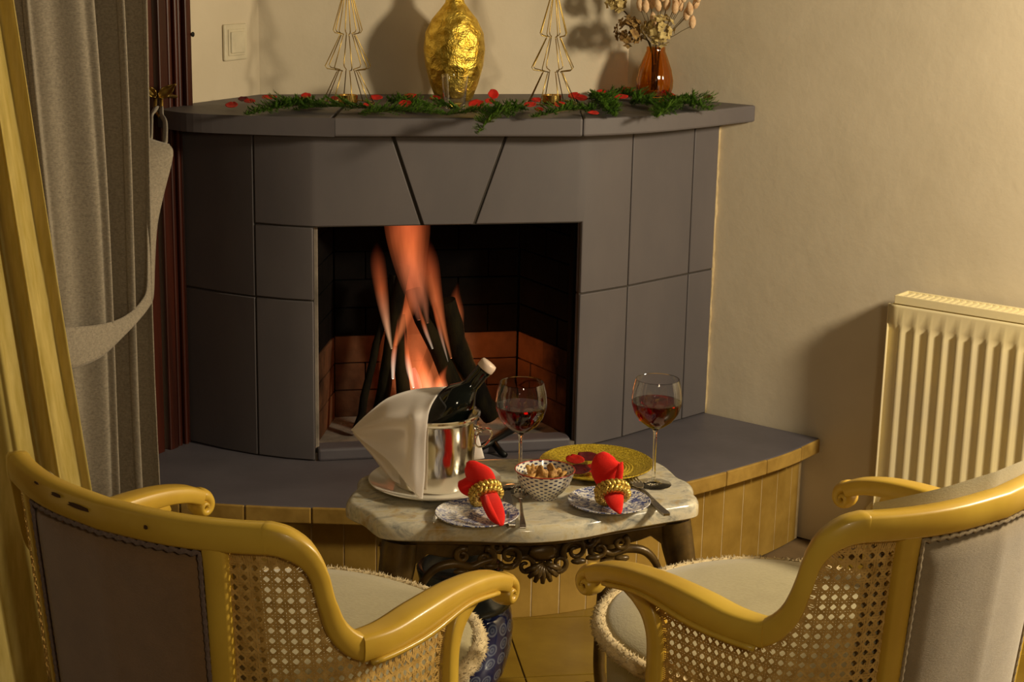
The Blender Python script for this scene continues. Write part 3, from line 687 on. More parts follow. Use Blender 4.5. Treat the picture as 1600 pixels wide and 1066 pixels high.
# ------------------------------------------------------------------ tableware
TZ=.5005
def plate(name,c,R,h,mt,label,cat,group=None,rings=0,z=TZ):
    prof=[(0,.002),(R*.55,.002),(R*.60,.0),(R*.66,.0),(R*.68,.003),(R*.86,h*.5),(R*.99,h),(R,h+.0015),(R*.985,h+.0025),(R*.86,h*.55+.0035),(R*.70,.0065)]
    if rings:
        for k in range(rings): 
            r=R*.68*(1-k/rings); prof+=[(r,.0062),(r-R*.68/rings*.5,.0048)]
    prof+=[(0,.0055)]
    o=obj(name,MB().lathe(prof,64),mt,None,True); o.location=(c[0],c[1],z); tag(o,label,cat,group); return o
plate('serving_plate',(-.140,2.987),.125,.014,'china','large round white plate under the steel ice bucket','plate')
plate('side_plate',(-.056,2.814),.0755,.010,'floral','small blue and white floral plate at the front left of the table','plate','blue floral side plates')
plate('side_plate',(.184,2.897),.0765,.010,'floral','small blue and white floral plate at the right, in front of the gold plate','plate','blue floral side plates')
plate('charger_plate',(.170,3.108),.112,.014,'charger','round gold beaded charger plate at the back of the marble table','plate',rings=12)
# ice bucket
BC=V(-.142,2.985,TZ+.0065)
bk=thing('ice_bucket','polished steel ice bucket with a rolled rim on the white plate','bucket',BC)
obj('body',MB().lathe([(0,0),(.069,0),(.073,.004),(.0745,.03),(.078,.09),(.0805,.128),(.084,.134),(.0865,.137),(.0865,.141),(.083,.142),(.079,.136),(.075,.08),(.070,.01),(0,.008)],64),'steel',bk,True)
for sx in (1,-1):
    a=V(sx*.080,-.004,.108); m=MB().lathe([(0,0),(.009,0),(.009,.003),(.005,.005),(.005,.009),(.007,.010),(0,.011)],14,a,(sx,-.1,0)); ms=obj('handle_mount',m,'steel',bk,True)
    rc=a+V(sx*.010,0,-.016); rr=[rc+V(sx*.002+.010*math.sin(t_)*sx*.6,math.cos(t_)*.003,0)+V(sx*.014*math.cos(t_),0,.018*math.sin(t_)) for t_ in [2*PI*k/28 for k in range(28)]]
    obj('ring_handle',MB().tube(rr,.0020,8,True),'steel',bk,True)
# bottle leaning in the bucket
ax=V(.62,.05,.78).normalized(); sh=ony(709,634,2.985); b0=sh-ax*.118
bt=thing('wine_bottle','dark green wine bottle leaning right in the ice bucket','bottle',b0)
obj('body',MB().lathe([(0,.012),(.022,.002),(.034,.0),(.036,.006),(.0365,.118),(.0355,.130),(.030,.145),(.020,.158),(.0145,.170),(.0138,.205),(0,.205)],40,(0,0,0),ax),'bottle',bt,True)
obj('neck_foil',MB().lathe([(.0142,.172),(.0148,.172),(.0142,.200),(.0155,.202),(.0155,.210),(.0140,.212),(.0138,.2155),(0,.2155)],32,(0,0,0),ax),'bottle',bt,True,label='black foil sleeve on the neck')
obj('cap',MB().lathe([(.0160,.208),(.0166,.209),(.0166,.219),(.0150,.2235),(0,.2245)],32,(0,0,0),ax),'foil',bt,True,label='pale cream cap')
# white napkin over the bucket
nk=thing('cloth_napkin','white cloth napkin draped over the left side of the ice bucket','napkin',BC+V(-.05,-.05,.08)); NO=BC+V(-.05,-.05,.08)
upc=cr([(549,672,0),(562,658,0),(582,640,0),(606,622,0),(640,610,0),(670,606,0),(700,604,0)],6)
loc_=cr([(549,672,0),(566,688,0),(584,702,0),(604,718,0),(624,741,0),(643,765,0),(660,784,0)],6)
rgt=cr([(700,604,0),(689,612,0),(679,624,0),(671,641,0),(667,668,0),(665,700,0),(664,740,0),(662,765,0),(660,784,0)],6)
def samp(c,t): 
    k=t*(len(c)-1); i=min(int(k),len(c)-2); return c[i].lerp(c[i+1],k-i)
def nap(u,v):
    U_=samp(upc,u); L_=samp(loc_,u); R_=samp(rgt,v)
    B=U_.lerp(L_,v); 
    e0=U_.lerp(L_,v); corr=(R_-samp(upc,1).lerp(samp(loc_,1),v))*(u**3)
    q=B+corr
    sm=lambda a,b,x: max(0,min(1,(x-a)/(b-a)))**2*(3-2*max(0,min(1,(x-a)/(b-a))))
    top=lerp(2.955,3.035,u); fr=lerp(2.955,2.893,min(1,u*1.15))
    Y=lerp(top,fr,sm(0,.42,v))
    Y-= .012*math.exp(-((v-.30-.15*u)/.10)**2)*math.sin(PI*u)
    Y+= .007*math.sin(9*v+4*u)*math.sin(PI*u)*v
    Y-= .010*math.exp(-((u-.80)/.06)**2)*v*(1-v)*2.4
    return ony(q.x,q.y,Y)-NO
obj('front_fold',MB().sheet(nap,44,44),'linen_white',nk,True,solid=.0022)
rows=[(ony(551,676,2.958),ony(575,672,2.96)),(ony(566,694,2.962),ony(600,690,2.955)),(ony(583,714,2.966),ony(625,715,2.945)),(ony(600,736,2.97),ony(645,745,2.925)),(ony(615,752,2.955),ony(655,770,2.912))]
m=patch(rows,10); m.v=[tuple(Vector(v)-NO) for v in m.v]; obj('inner_fold',m,'linen_white',nk,True,solid=.002)
rows=[(ony(700,640,3.06),ony(738,655,3.06)),(ony(715,670,3.075),ony(746,676,3.07)),(ony(722,695,3.08),ony(752,698,3.07)),(ony(728,718,3.075),ony(757,716,3.06))]
m=patch(rows,10,bulge=.006); m.v=[tuple(Vector(v)-NO) for v in m.v]; obj('rear_fold',m,'linen_white',nk,True,solid=.002)
# wine glasses
def wineglass(c,label,wl):
    g_=thing('wine_glass',label,'glass',(c[0],c[1],TZ),group='balloon wine glasses')
    prof=[(0,0),(.034,0),(.0345,.0012),(.030,.003),(.012,.006),(.0045,.010),(.0034,.02),(.0032,.09),(.0038,.104),(.006,.110),(.018,.117),(.032,.128),(.042,.143),(.047,.160),(.0475,.172),(.0455,.190),(.041,.208),(.0407,.2088),(.0403,.208),(.0448,.190),(.0468,.172),(.0463,.160),(.0413,.1438),(.0313,.1288),(.0175,.1180),(.006,.1125),(0,.1120)]
    obj('bowl',MB().lathe([(0,.1098)]+prof[9:],56),'glass',g_,True)
    obj('stem',MB().lathe([(0,.004)]+prof[4:10]+[(.0045,.1085),(0,.109)],20),'glass',g_,True)
    obj('foot',MB().lathe(prof[:5]+[(0,.008)],48),'glass',g_,True)
    inner=[(0,.1116),(.006,.1121),(.0178,.1177),(.0316,.1285),(.0416,.1435),(.0466,.160),(.0468,.164)]
    wn=obj('red_wine',MB().lathe(inner+[(.0468,.1645),(0,.1645)],56),'wine',None,True,auto=40); wn.location=(c[0],c[1],TZ); tag(wn,wl,'wine','wine in the glasses')
wineglass((.020,2.978),'balloon wine glass behind the dotted bowl, on the left','red wine in the glass behind the dotted bowl')
wineglass((.275,3.022),'balloon wine glass at the right end of the table beside the gold plate','red wine in the glass beside the gold plate')
# dotted bowl with walnuts
BW=V(.066,2.940,TZ)
bw=thing('bowl','small white bowl with blue dots holding walnuts','bowl',BW)
obj('bowl_body',MB().lathe([(0,.003),(.020,.003),(.0225,0),(.026,0),(.0265,.004),(.036,.012),(.047,.027),(.0525,.041),(.0555,.052),(.0560,.0528),(.0545,.0528),(.0505,.041),(.044,.027),(.033,.014),(.02,.008),(0,.007)],56),'dots',bw,True)
obj('bowl_rim',MB().tube([V(.0553*math.cos(2*PI*k/48),.0553*math.sin(2*PI*k/48),.0530) for k in range(48)],.0011,6,True),'bowlrim',bw,True,label='thin red line around the rim')
wp=[(-.028,-.006,.036),(-.010,-.024,.035),(.016,-.022,.036),(.030,.002,.037),(.012,.022,.037),(-.016,.022,.036),(-.004,.002,.044),(.019,.004,.046),(-.022,.008,.044)]
for k,(x,y,z) in enumerate(wp):
    o=obj('walnut',lump(V(0,0,0),.014,.011,.009,k*3.1,3,.9),'walnut',None,True); o.location=BW+V(x,y,z); o.rotation_euler=(k*.5,.3*k,k*1.3)
    tag(o,'shelled brown walnut half in the dotted bowl','walnut','walnuts in the dotted bowl')
# braided napkin rings
def braid(c,axis,R,label):
    ez=Vector(axis).normalized(); ex=ez.orthogonal().normalized(); ey=ez.cross(ex)
    rt_=thing('napkin_ring',label,'napkin ring',c,group='gold cord napkin rings')
    K=7
    for s_ in range(3):
        P=[]
        for k in range(150):
            t_=2*PI*k/150; f=K*t_/1.0+s_*2*PI/3
            a=.0092*math.sin(f*1.0); b=.0048*math.sin(2*f)
            rr=R+b; P.append(ex*rr*math.cos(t_)+ey*rr*math.sin(t_)+ez*a)
        obj('cord',MB().tube(P,.0044,8,True),'cord',rt_,True)
    return rt_
r1=onz(759,771,.534); r2=onz(957,770,.534)
braid(r1,(.30,-.72,-.62),.0240,'braided gold cord ring around the two-lobed red napkin')
braid(r2,(.12,-.76,-.64),.0250,'braided gold cord ring around the cone-shaped red napkin')
def loft(pts,flat=.6,n=18,hollow=False,upv=(1,0,.15),wr=0):
    P=[Vector(p[0]) for p in pts]; C_=cr(P,5); R=[r[0] for r in cr([(p[1],0,0) for p in pts],5)]
    m=MB(); rs=[]
    for i,p in enumerate(C_):
        a=C_[max(0,i-1)]; b=C_[min(len(C_)-1,i+1)]; t_=(b-a).normalized(); u=Vector(upv); y=(u-t_*u.dot(t_)).normalized(); x=y.cross(t_)
        rs.append([p+(x*math.cos(2*PI*k/n)*flat+y*math.sin(2*PI*k/n))*R[i]*(1+wr*math.sin(3*2*PI*k/n+i*.2)) for k in range(n)])
    m.rings(rs,False); 
    m.f.append(tuple(range(n)))
    if not hollow: m.f.append(tuple(range((len(rs)-1)*n,len(rs)*n)))
    return m
n1=thing('red_napkin','red cloth napkin with two lobes folded through a gold ring, on the left plate','napkin',r1)
def rel(px,py,z,o): return onz(px,py,z)-o
m=loft([(rel(784,821,.512,r1),.004),(rel(777,808,.518,r1),.0145),(rel(769,788,.530,r1),.0175),(rel(761,768,.538,r1),.0165),(rel(755,752,.556,r1),.0235),(rel(746,738,.576,r1),.0235),(rel(737,728,.592,r1),.0150),(rel(731,722,.600,r1),.004)],.42); obj('long_lobe',m,'red_cloth',n1,True)
m=loft([(rel(757,768,.534,r1),.009),(rel(744,765,.540,r1),.0155),(rel(732,760,.546,r1),.0175),(rel(723,756,.550,r1),.0135),(rel(717,753,.552,r1),.003)],.55); obj('short_lobe',m,'red_cloth',n1,True)
m=loft([(rel(781,820,.514,r1),.002),(rel(769,802,.530,r1),.0055),(rel(762,788,.540,r1),.006),(rel(759,775,.543,r1),.004)],.7); obj('fold',m,'red_cloth',n1,True)
n2=thing('red_napkin','red cloth napkin rolled in a cone through a gold ring, on the right plate','napkin',r2)
m=loft([(rel(969,803,.513,r2),.002),(rel(966,796,.517,r2),.0085),(rel(961,783,.528,r2),.0160),(rel(957,766,.536,r2),.0185),(rel(952,750,.550,r2),.0255),(rel(949,735,.568,r2),.0300),(rel(949,724,.583,r2),.0285),(rel(952,716,.593,r2),.0215),(rel(955,712,.598,r2),.009)],.45,20); obj('cone',m,'red_cloth',n2,True)
m=loft([(rel(972,790,.520,r2),.002),(rel(969,775,.532,r2),.006),(rel(966,755,.550,r2),.007),(rel(969,735,.575,r2),.006),(rel(972,722,.588,r2),.002)],.6); obj('fold',m,'red_cloth',n2,True)
# cutlery
def cut(kind,a,b,label):
    A=onz(*a,TZ+.002); B=onz(*b,TZ+.002); d=(B-A); L=d.length; d.normalize(); s_=d.cross(Z).normalized(); root=thing(kind,label,kind,A)
    def bar(name,pts,h=.0012,parent=root):
        rs=[[d*u+s_*w_-Z*h+Z*zz,d*u-s_*w_-Z*h+Z*zz,d*u-s_*w_+Z*h+Z*zz,d*u+s_*w_+Z*h+Z*zz] for u,w_,zz in pts]
        return obj(name,MB().rings(rs,True),'cutlery',parent,bevel=.0006)
    if kind=='fork':
        bar('handle',[(.06,.003,.004),(.09,.0022,.006),(L*.7,.003,.005),(L*.93,.006,.002),(L,.0055,.002)])
        hd=bar('head',[(.036,.0118,.006),(.045,.0115,.005),(.056,.007,.004),(.064,.003,.005)])
        for k in range(4):
            x=-.0098+.0065*k; m=MB(); m.tube([s_*x+Z*.009,s_*x+d*.015+Z*.005,s_*x+d*.038+Z*.006],[.0009,.0016,.0018],6); obj('tine',m,'cutlery',hd,True)
    else:
        bar('blade',[(0,.001,.002),(.012,.007,.002),(L*.5,.008,.002),(L*.55,.005,.002)],.0007)
        bar('handle',[(L*.54,.004,.003),(L*.6,.0055,.003),(L*.85,.007,.003),(L*.97,.0075,.003),(L,.006,.003)],.0026)
cut('fork',(812,766),(817,827),'steel fork beside the left floral plate')
cut('knife',(792,768),(800,825),'steel knife lying close beside the fork, right of the left floral plate')
cut('fork',(985,750),(1036,800),'steel fork half under the right floral plate')
cut('knife',(978,752),(1042,807),'steel knife sticking out beyond the right floral plate')
# petals
def petal(c,rz,sc_,mt,label,cat='petal',group='rose petals on the mantel',tilt=.0,cup=.012):
    def fn(u,v):
        a=(u-.5)*2; r=v; wd=math.sin(PI*min(1,.12+r*.80))**.7
        x=a*.5*wd; y=(r-.5)*1.05
        z=cup/.03*.9*(x*x+ .8*(y*y))+.03*math.sin(5*a+3*r)*r
        return V(x,y,z)*sc_
    o=obj('rose_petal',MB().sheet(fn,8,8),mt,None,True,solid=.0008); o.location=c; o.rotation_mode='QUATERNION'; o.rotation_quaternion=(Matrix.Rotation(tilt,4,'X')@Matrix.Rotation(rz,4,'Z')).to_quaternion(); tag(o,label,cat,group); return o
PT=[(380,162,1,.022,0,'dark curled rose petal at the far left of the mantel'),(362,172,0,.026,0,'flat red rose petal lying leftmost on the mantel'),(390,170,0,.022,0,'small red rose petal touching the tip of the left fir sprig'),(421,159,0,.030,0,'wide red rose petal behind the left fir sprig'),(478,157,0,.022,.4,'upturned red rose petal left of the left wire tree'),(470,166,0,.014,0,'small rose petal on the fir between petal and left wire tree'),(523,160,0,.018,.3,'red rose petal beside the candle cup in the left wire tree'),(588,160,0,.026,.2,'red rose petal at the right foot of the left wire tree'),(574,171,0,.020,.3,'red rose petal in front of the left candle cup'),(641,158,0,.028,.3,'red rose petal left of the gold vase'),(633,176,0,.028,0,'bright red rose petal on the fir left of the tumbler'),(680,165,0,.022,.3,'red rose petal at the foot of the gold vase'),(744,173,0,.034,.1,'largest red rose petal right of the tumbler'),(765,170,0,.022,.0,'pale red rose petal tucked behind the largest one'),(771,157,0,.022,1.1,'upright red rose petal between gold vase and right wire tree'),(838,163,0,.022,0,'red rose petal at the left foot of the right wire tree'),(828,171,0,.026,0,'flat rose petal in front of the right wire tree'),(843,178,0,.018,.3,'small red rose petal at the front below the right wire tree'),(874,171,0,.022,0,'red rose petal in front of the right candle cup'),(897,158,0,.026,.5,'curled red rose petal behind the right wire tree foot'),(908,161,0,.026,0,'pinkish rose petal right of the right wire tree'),(939,150,0,.022,.3,'red rose petal behind the fir, left of the amber vase'),(968,163,0,.034,.1,'long orange-red rose petal on the fir left of the amber vase'),(927,183,0,.022,0,'orange-red rose petal at the front edge of the mantel'),(980,149,0,.030,0,'dark red rose petal behind the amber vase'),(1043,154,0,.028,0,'red rose petal right of the amber vase'),(1033,165,0,.018,.2,'small red rose petal between the fir sprigs at right'),(1126,157,1,.022,.1,'dark dried rose petal near the right end of the mantel'),(1072,152,0,.014,0,'thin rose petal beyond the right fir sprig')]
for k,(x,y,dk,s_,tl,lb) in enumerate(PT):
    p=onz(x,y,ZS); 
    # keep it on the shelf in front of the walls
    dw=(p-CL).dot(cn); 
    if dw<.025: p+=cn*(.025-dw)
    dr_=(p-RW).dot(RN)
    if dr_<.03: p+=RN*(.03-dr_)
    tl=max(tl,random.uniform(.18,.45)); p.z=ZS+.0035+(.010 if tl<.9 and k in (5,10,22,2,11,13) else .003)+(s_*.45*math.sin(min(tl,1.2)))
    petal(p,random.uniform(0,6),s_*1.12,'petal_dark' if dk else 'petal',lb,tilt=tl)
for (x,y,dk,s_,rz,lb) in ((898,722,0,.036,.6,'bright red rose petal at the left of the gold plate'),(918,718,1,.040,1.3,'dark red rose petal across the middle of the gold plate'),(905,738,1,.040,2.0,'dark crimson rose petal at the front of the gold plate'),(925,736,0,.032,.1,'red rose petal on the gold plate behind the red napkin')):
    p=onz(x,y,.514); petal(p+V(0,0,.003),rz,s_,'petal_dark' if dk else 'petal',lb,group='rose petals on the gold plate',tilt=.15)
# fir sprigs
def sprig(a,b,width,label,droop=0,seed=0,dense=1.0):
    rnd=random.Random(seed); A=onz(*a,ZS+.006); B=onz(*b,ZS+.006)
    d=B-A; L=d.length; d.normalize(); s_=Z.cross(d); m=MB()
    root=thing('fir_sprig',label,'fir sprig',A,group='fir sprigs on the mantel')
    n=int(L/.0048*dense); spine=[]
    for k in range(n+1):
        t=k/n; q=d*(L*t)+s_*(.006*math.sin(4*t+seed))+Z*(.008*math.sin(PI*t)-droop*max(0,t-.6)**2*6); spine.append(q)
    obj('stem',MB().tube(spine,[.0014*(1.2-t/n) for t in range(n+1)],5),'stem',root,True)
    for k in range(n+1):
        t=k/n; q=spine[k]
        for sg in (-1,1):
            bl=width*1.4*(.35+.9*math.sin(PI*min(1,.15+t*.85))**.8)*rnd.uniform(.6,1.15)*(1 if t<.9 else .6)
            an=rnd.uniform(.5,.95); bd=(d*math.cos(an)+s_*sg*math.sin(an)+Z*rnd.uniform(-.15,.75)).normalized()
            nn=int(bl/.0026)+2
            for j in range(nn):
                p=q+bd*(bl*j/nn); p.z=max(p.z,-.002) if droop==0 else p.z
                for sg2 in (-1,1):
                    nl=rnd.uniform(.006,.011); nd=(bd*.8+(bd.cross(Z))*sg2*rnd.uniform(.3,.7)+Z*rnd.uniform(-.2,.8)).normalized()
                    w_=nd.cross(Z).normalized()*.0011 if abs(nd.z)<.95 else V(.001,0,0)
                    e_=p+nd*nl
                    m.add([p-w_,p+w_,e_+w_*.4,e_-w_*.4],[(0,1,2,3)])
            
    obj('needles',m,'fir',root,label=None,kind='stuff')
SP=[((500,163),(388,180),.028,'fir sprig at the left end of the garland, tip pointing left',0),
((600,172),(462,172),.026,'fir sprig lying in front of the left wire tree',0),
((560,178),(700,180),.024,'fir sprig running from the left wire tree to the tumbler',0),
((610,160),(670,176),.024,'fir sprig behind the petals left of the gold vase',0),
((820,170),(742,195),.026,'fir sprig whose tip hangs over the mantel edge in the middle',.020),
((700,178),(800,182),.022,'fir sprig crossing under the tumbler',0),
((930,172),(835,184),.024,'bright green fir sprig in front of the right wire tree',0),
((925,152),(965,182),.026,'fir sprig left of the amber vase pointing to the front',0),
((940,150),(1020,158),.026,'fir sprig at the foot of the amber vase',0),
((985,160),(1035,170),.024,'fir sprig in the middle of the right cluster',0),
((1075,160),(1022,184),.030,'fir sprig fanning to the front edge at right',0),
((480,166),(420,172),.024,'short fir sprig crossing the long one left of the left wire tree',0),
((720,172),(640,170),.022,'fir sprig behind the tumbler at the foot of the gold vase',0),
((1048,162),(1112,172),.034,'rightmost fir sprig, tip pointing to the right wall',0)]
for k,(a,b,wd,lb,dp) in enumerate(SP): sprig(a,b,wd,lb,dp,k,1.0)
# wire trees with tealight cups
def wiretree(c,s_,label):
    r=thing('wire_tree',label,'ornament',(c[0],c[1],ZS+.001),group='gold wire trees')
    prof=[(.063,0),(.027,.075),(.022,.079),(.050,.083),(.055,.089),(.020,.160),(.017,.165),(.031,.168),(.035,.174),(.004,.285),(0,.30)]
    for k in range(8):
        a=2*PI*(k+.35)/8; pts=[V(R*math.cos(a),R*math.sin(a),z)*s_ for R,z in prof]
        obj('wire',MB().tube(pts,.0012,6),'gold',r,True)
    for R,z in ((.063,.0012),):
        obj('base_ring',MB().tube([V(R*s_*math.cos(2*PI*k/48),R*s_*math.sin(2*PI*k/48),z) for k in range(48)],.0014,6,True),'gold',r,True)
    cup=thing('candle_cup',label.replace('gold wire tree','gold tealight cup inside the wire tree').replace(' on the mantel',''),'candle holder',(c[0],c[1],ZS+.001),group='tealight cups in the wire trees')
    obj('cup',MB().lathe([(0,0),(.020,0),(.0235,.002),(.0235,.020),(.0225,.020),(.0225,.003),(0,.003)],32),'goldcup',cup,True,auto=50)
    obj('candle',MB().lathe([(0,.0035),(.0218,.0035),(.0218,.016),(.004,.0165),(0,.016)],32),'wax',cup,True,auto=50)
    obj('wick',MB().tube([V(0,0,.015),V(.001,0,.0215)],.0008,5),'iron',cup)
wiretree((-.408,4.045),1.0,'gold wire tree on the mantel left of the gold vase')
wiretree((.086,4.150),.98,'gold wire tree on the mantel between gold vase and amber vase')
# gold vase, tumbler
o=obj('gold_vase',MB().lathe([(0,0),(.042,0),(.047,.006),(.060,.04),(.072,.085),(.0765,.125),(.072,.165),(.056,.198),(.036,.222),(.024,.238),(.020,.258),(.020,.28),(.023,.295),(.026,.300),(.022,.300),(.017,.28),(.017,.255),(0,.24)],64),'goldleaf',None,True); o.location=(-.158,4.185,ZS); tag(o,'tall bulbous gold leaf vase standing in the middle of the mantel','vase')
p=onz(710,169,ZS)
o=obj('tumbler',MB().lathe([(0,0),(.024,0),(.0255,.003),(.0315,.076),(.0322,.078),(.0310,.078),(.0245,.014),(.022,.010),(0,.010)],48),'glass',None,True); o.location=(p.x,p.y,ZS+.001); tag(o,'small clear glass tumbler in front of the gold vase','glass')
# amber vase with dried flowers
AV=V(.352,4.318,ZS)
o=obj('amber_vase',MB().lathe([(0,0),(.030,0),(.040,.006),(.047,.030),(.0475,.048),(.042,.075),(.031,.105),(.024,.122),(.024,.132),(.0225,.132),(.022,.122),(.029,.104),(.040,.074),(.0455,.048),(.044,.03),(.036,.012),(0,.009)],96,flute=lambda i,n,z: .035*abs(math.sin(PI*i*14/n))-.02),'amber',None,True); o.location=AV; tag(o,'fluted amber glass vase of dried flowers in the mantel corner','vase')
def stemto(root,B,T,r=.0015): 
    hd=V(T.x,T.y,0); nk_=hd.normalized()*min(.015,hd.length*.3); nk_.z=.112; obj('stem',MB().tube(cr([B,nk_,nk_.lerp(T,.5)+V(0,0,.006),T],6),r,5),'stem',root,True)
def hydrangea(head,R,mt,label,seed):
    rnd=random.Random(seed); r=thing('dried_hydrangea',label,'dried flower',AV+V(0,0,.02)); O=AV+V(0,0,.02)
    H_=head-O; stemto(r,V(rnd.uniform(-.008,.008),0,0),H_,.002)
    m=MB()
    for k in range(60):
        a=rnd.uniform(0,2*PI); ph=math.acos(rnd.uniform(-.85,1)); n=V(math.sin(ph)*math.cos(a),math.sin(ph)*math.sin(a),math.cos(ph)); c=H_+n*R*rnd.uniform(.55,1.02)
        x=n.orthogonal().normalized(); y=n.cross(x); ro_=rnd.uniform(0,PI)
        for q in range(4):
            an=ro_+q*PI/2; d1=x*math.cos(an)+y*math.sin(an); d2=n.cross(d1); s_=rnd.uniform(.009,.0125)
            m.add([c,c+d1*s_*.55+d2*s_*.5+n*.002,c+d1*s_*1.1+n*.004,c+d1*s_*.55-d2*s_*.5+n*.002],[(0,1,2,3)])
    obj('florets',m,mt,r,kind='stuff')
hydrangea(ony(983,50,4.27),.039,'drybrown','brownish dried hydrangea head leaning left in the amber vase',1)
hydrangea(ony(1028,48,4.245),.041,'dry','cream dried hydrangea head at the front of the amber vase',2)
hydrangea(ony(962,2,4.29),.026,'dry','pale dried hydrangea head highest at the left of the bouquet',5)
rnd=random.Random(4)
BT=[(1000,8),(1009,10),(1018,4),(1028,8),(1042,6),(1055,12),(1063,8),(1078,14),(1088,4),(1082,35),(1056,2),(1068,-6),(1036,-8),(1015,-10),(1021,30),(1092,-6),(1045,-14),(1073,22),(1064,-20)]
for k,(x,y) in enumerate(BT):
    P=ony(x,y,4.24+.04*rnd.random()); O=AV+V(0,0,.02)
    r=thing('bunny_tail_grass','fluffy peach bunny tail grass head in the amber vase',"dried flower",O,group='bunny tails in the amber vase')
    up=(P-O).normalized(); hang=V(rnd.uniform(-.25,.25),0,1 if k!=9 else 1); top=P-O
    stemto(r,V(rnd.uniform(-.01,.01),rnd.uniform(-.01,.01),0),top-hang.normalized()*.008,.0008)
    obj('head',MB().lathe([(0,-.017),(.0055,-.013),(.0090,-.004),(.0085,.006),(.005,.014),(0,.019)],12,top,hang),'bunny',r,True)
# ------------------------------------------------------------------ armchairs
CP=[(0,-.300),(.10,-.290),(.179,-.267),(.245,-.235),(.284,-.195),(.302,-.144),(.306,-.05),(.304,.06),(.300,.172),(.296,.25)]
CLn=[0]
for a,b in zip(CP,CP[1:]): CLn.append(CLn[-1]+math.hypot(b[0]-a[0],b[1]-a[1]))
CS=cr([(x,y,l) for (x,y),l in zip(CP,CLn)],8)
def cplan(s):
    a=abs(s)
    for p,q in zip(CS,CS[1:]):
        if p.z<=a<=q.z: t=(a-p.z)/(q.z-p.z); x=lerp(p.x,q.x,t); y=lerp(p.y,q.y,t); dx,dy=q.x-p.x,q.y-p.y; break
    else: p,q=CS[-2],CS[-1]; x,y=q.x,q.y; dx,dy=q.x-p.x,q.y-p.y
    L=math.hypot(dx,dy); nx,ny=dy/L,-dx/L
    return (x if s>=0 else -x),y,(nx if s>=0 else -nx),ny
def CSf(s,z,o=0):
    x,y,nx,ny=cplan(s); k=max(0,min(1,(-.05-y)/.15)); y+=.1*(.8-z)*k
    return V(x+nx*o,y+ny*o,z)
def cn_(s): x,y,nx,ny=cplan(s); return V(nx,ny,0)
def sweep(pts,n=12,sq=.35,close=False):
    """pts: (s,z,half_height,half_thickness,offset)"""
    P=cr([(p[0],p[1],p[2]) for p in pts],6); Q=cr([(p[3],p[4],0) for p in pts],6)
    W=[CSf(p.x,p.y,q.y) for p,q in zip(P,Q)]; m=MB(); rs=[]
    for i,w_ in enumerate(W):
        a=W[max(0,i-1)]; b=W[min(len(W)-1,i+1)]; t=(b-a).normalized(); nn=cn_(P[i].x); nn=(nn-t*nn.dot(t)).normalized(); u=nn.cross(t)
        h=P[i].z; th=Q[i].x; r=[]
        for k in range(n):
            an=2*PI*k/n; c_,s_=math.cos(an),math.sin(an); e=2/4.4
            r.append(w_+nn*(math.copysign(abs(c_)**e,c_)*th)+u*(math.copysign(abs(s_)**e,s_)*h))
        rs.append(r)
    return m.rings(rs,True)
SIDE=[(.236,.7878,.0195,.016,0),(.243,.7878,.0195,.016,0),(.262,.783,.0185,.016,0),(.283,.768,.016,.016,0),(.297,.742,.0130,.016,0),(.305,.70,.0125,.016,0),(.315,.664,.0145,.016,0),(.332,.640,.0165,.017,0),(.352,.628,.018,.018,0),(.375,.624,.016,.016,0)]
def inpoly(x,y,P):
    c=False; j=len(P)-1
    for i in range(len(P)):
        if (P[i][1]>y)!=(P[j][1]>y) and x<(P[j][0]-P[i][0])*(y-P[i][1])/(P[j][1]-P[i][1])+P[i][0]: c=not c
        j=i
    return c
CPOLY=[(.178,.765),(.215,.772),(.245,.772),(.268,.768),(.286,.748),(.295,.72),(.300,.69),(.306,.665),(.320,.640),(.340,.622),(.365,.612),(.455,.612),(.52,.620),(.575,.622),(.556,.605),(.540,.58),(.533,.54),(.533,.40),(.150,.40),(.158,.58)]
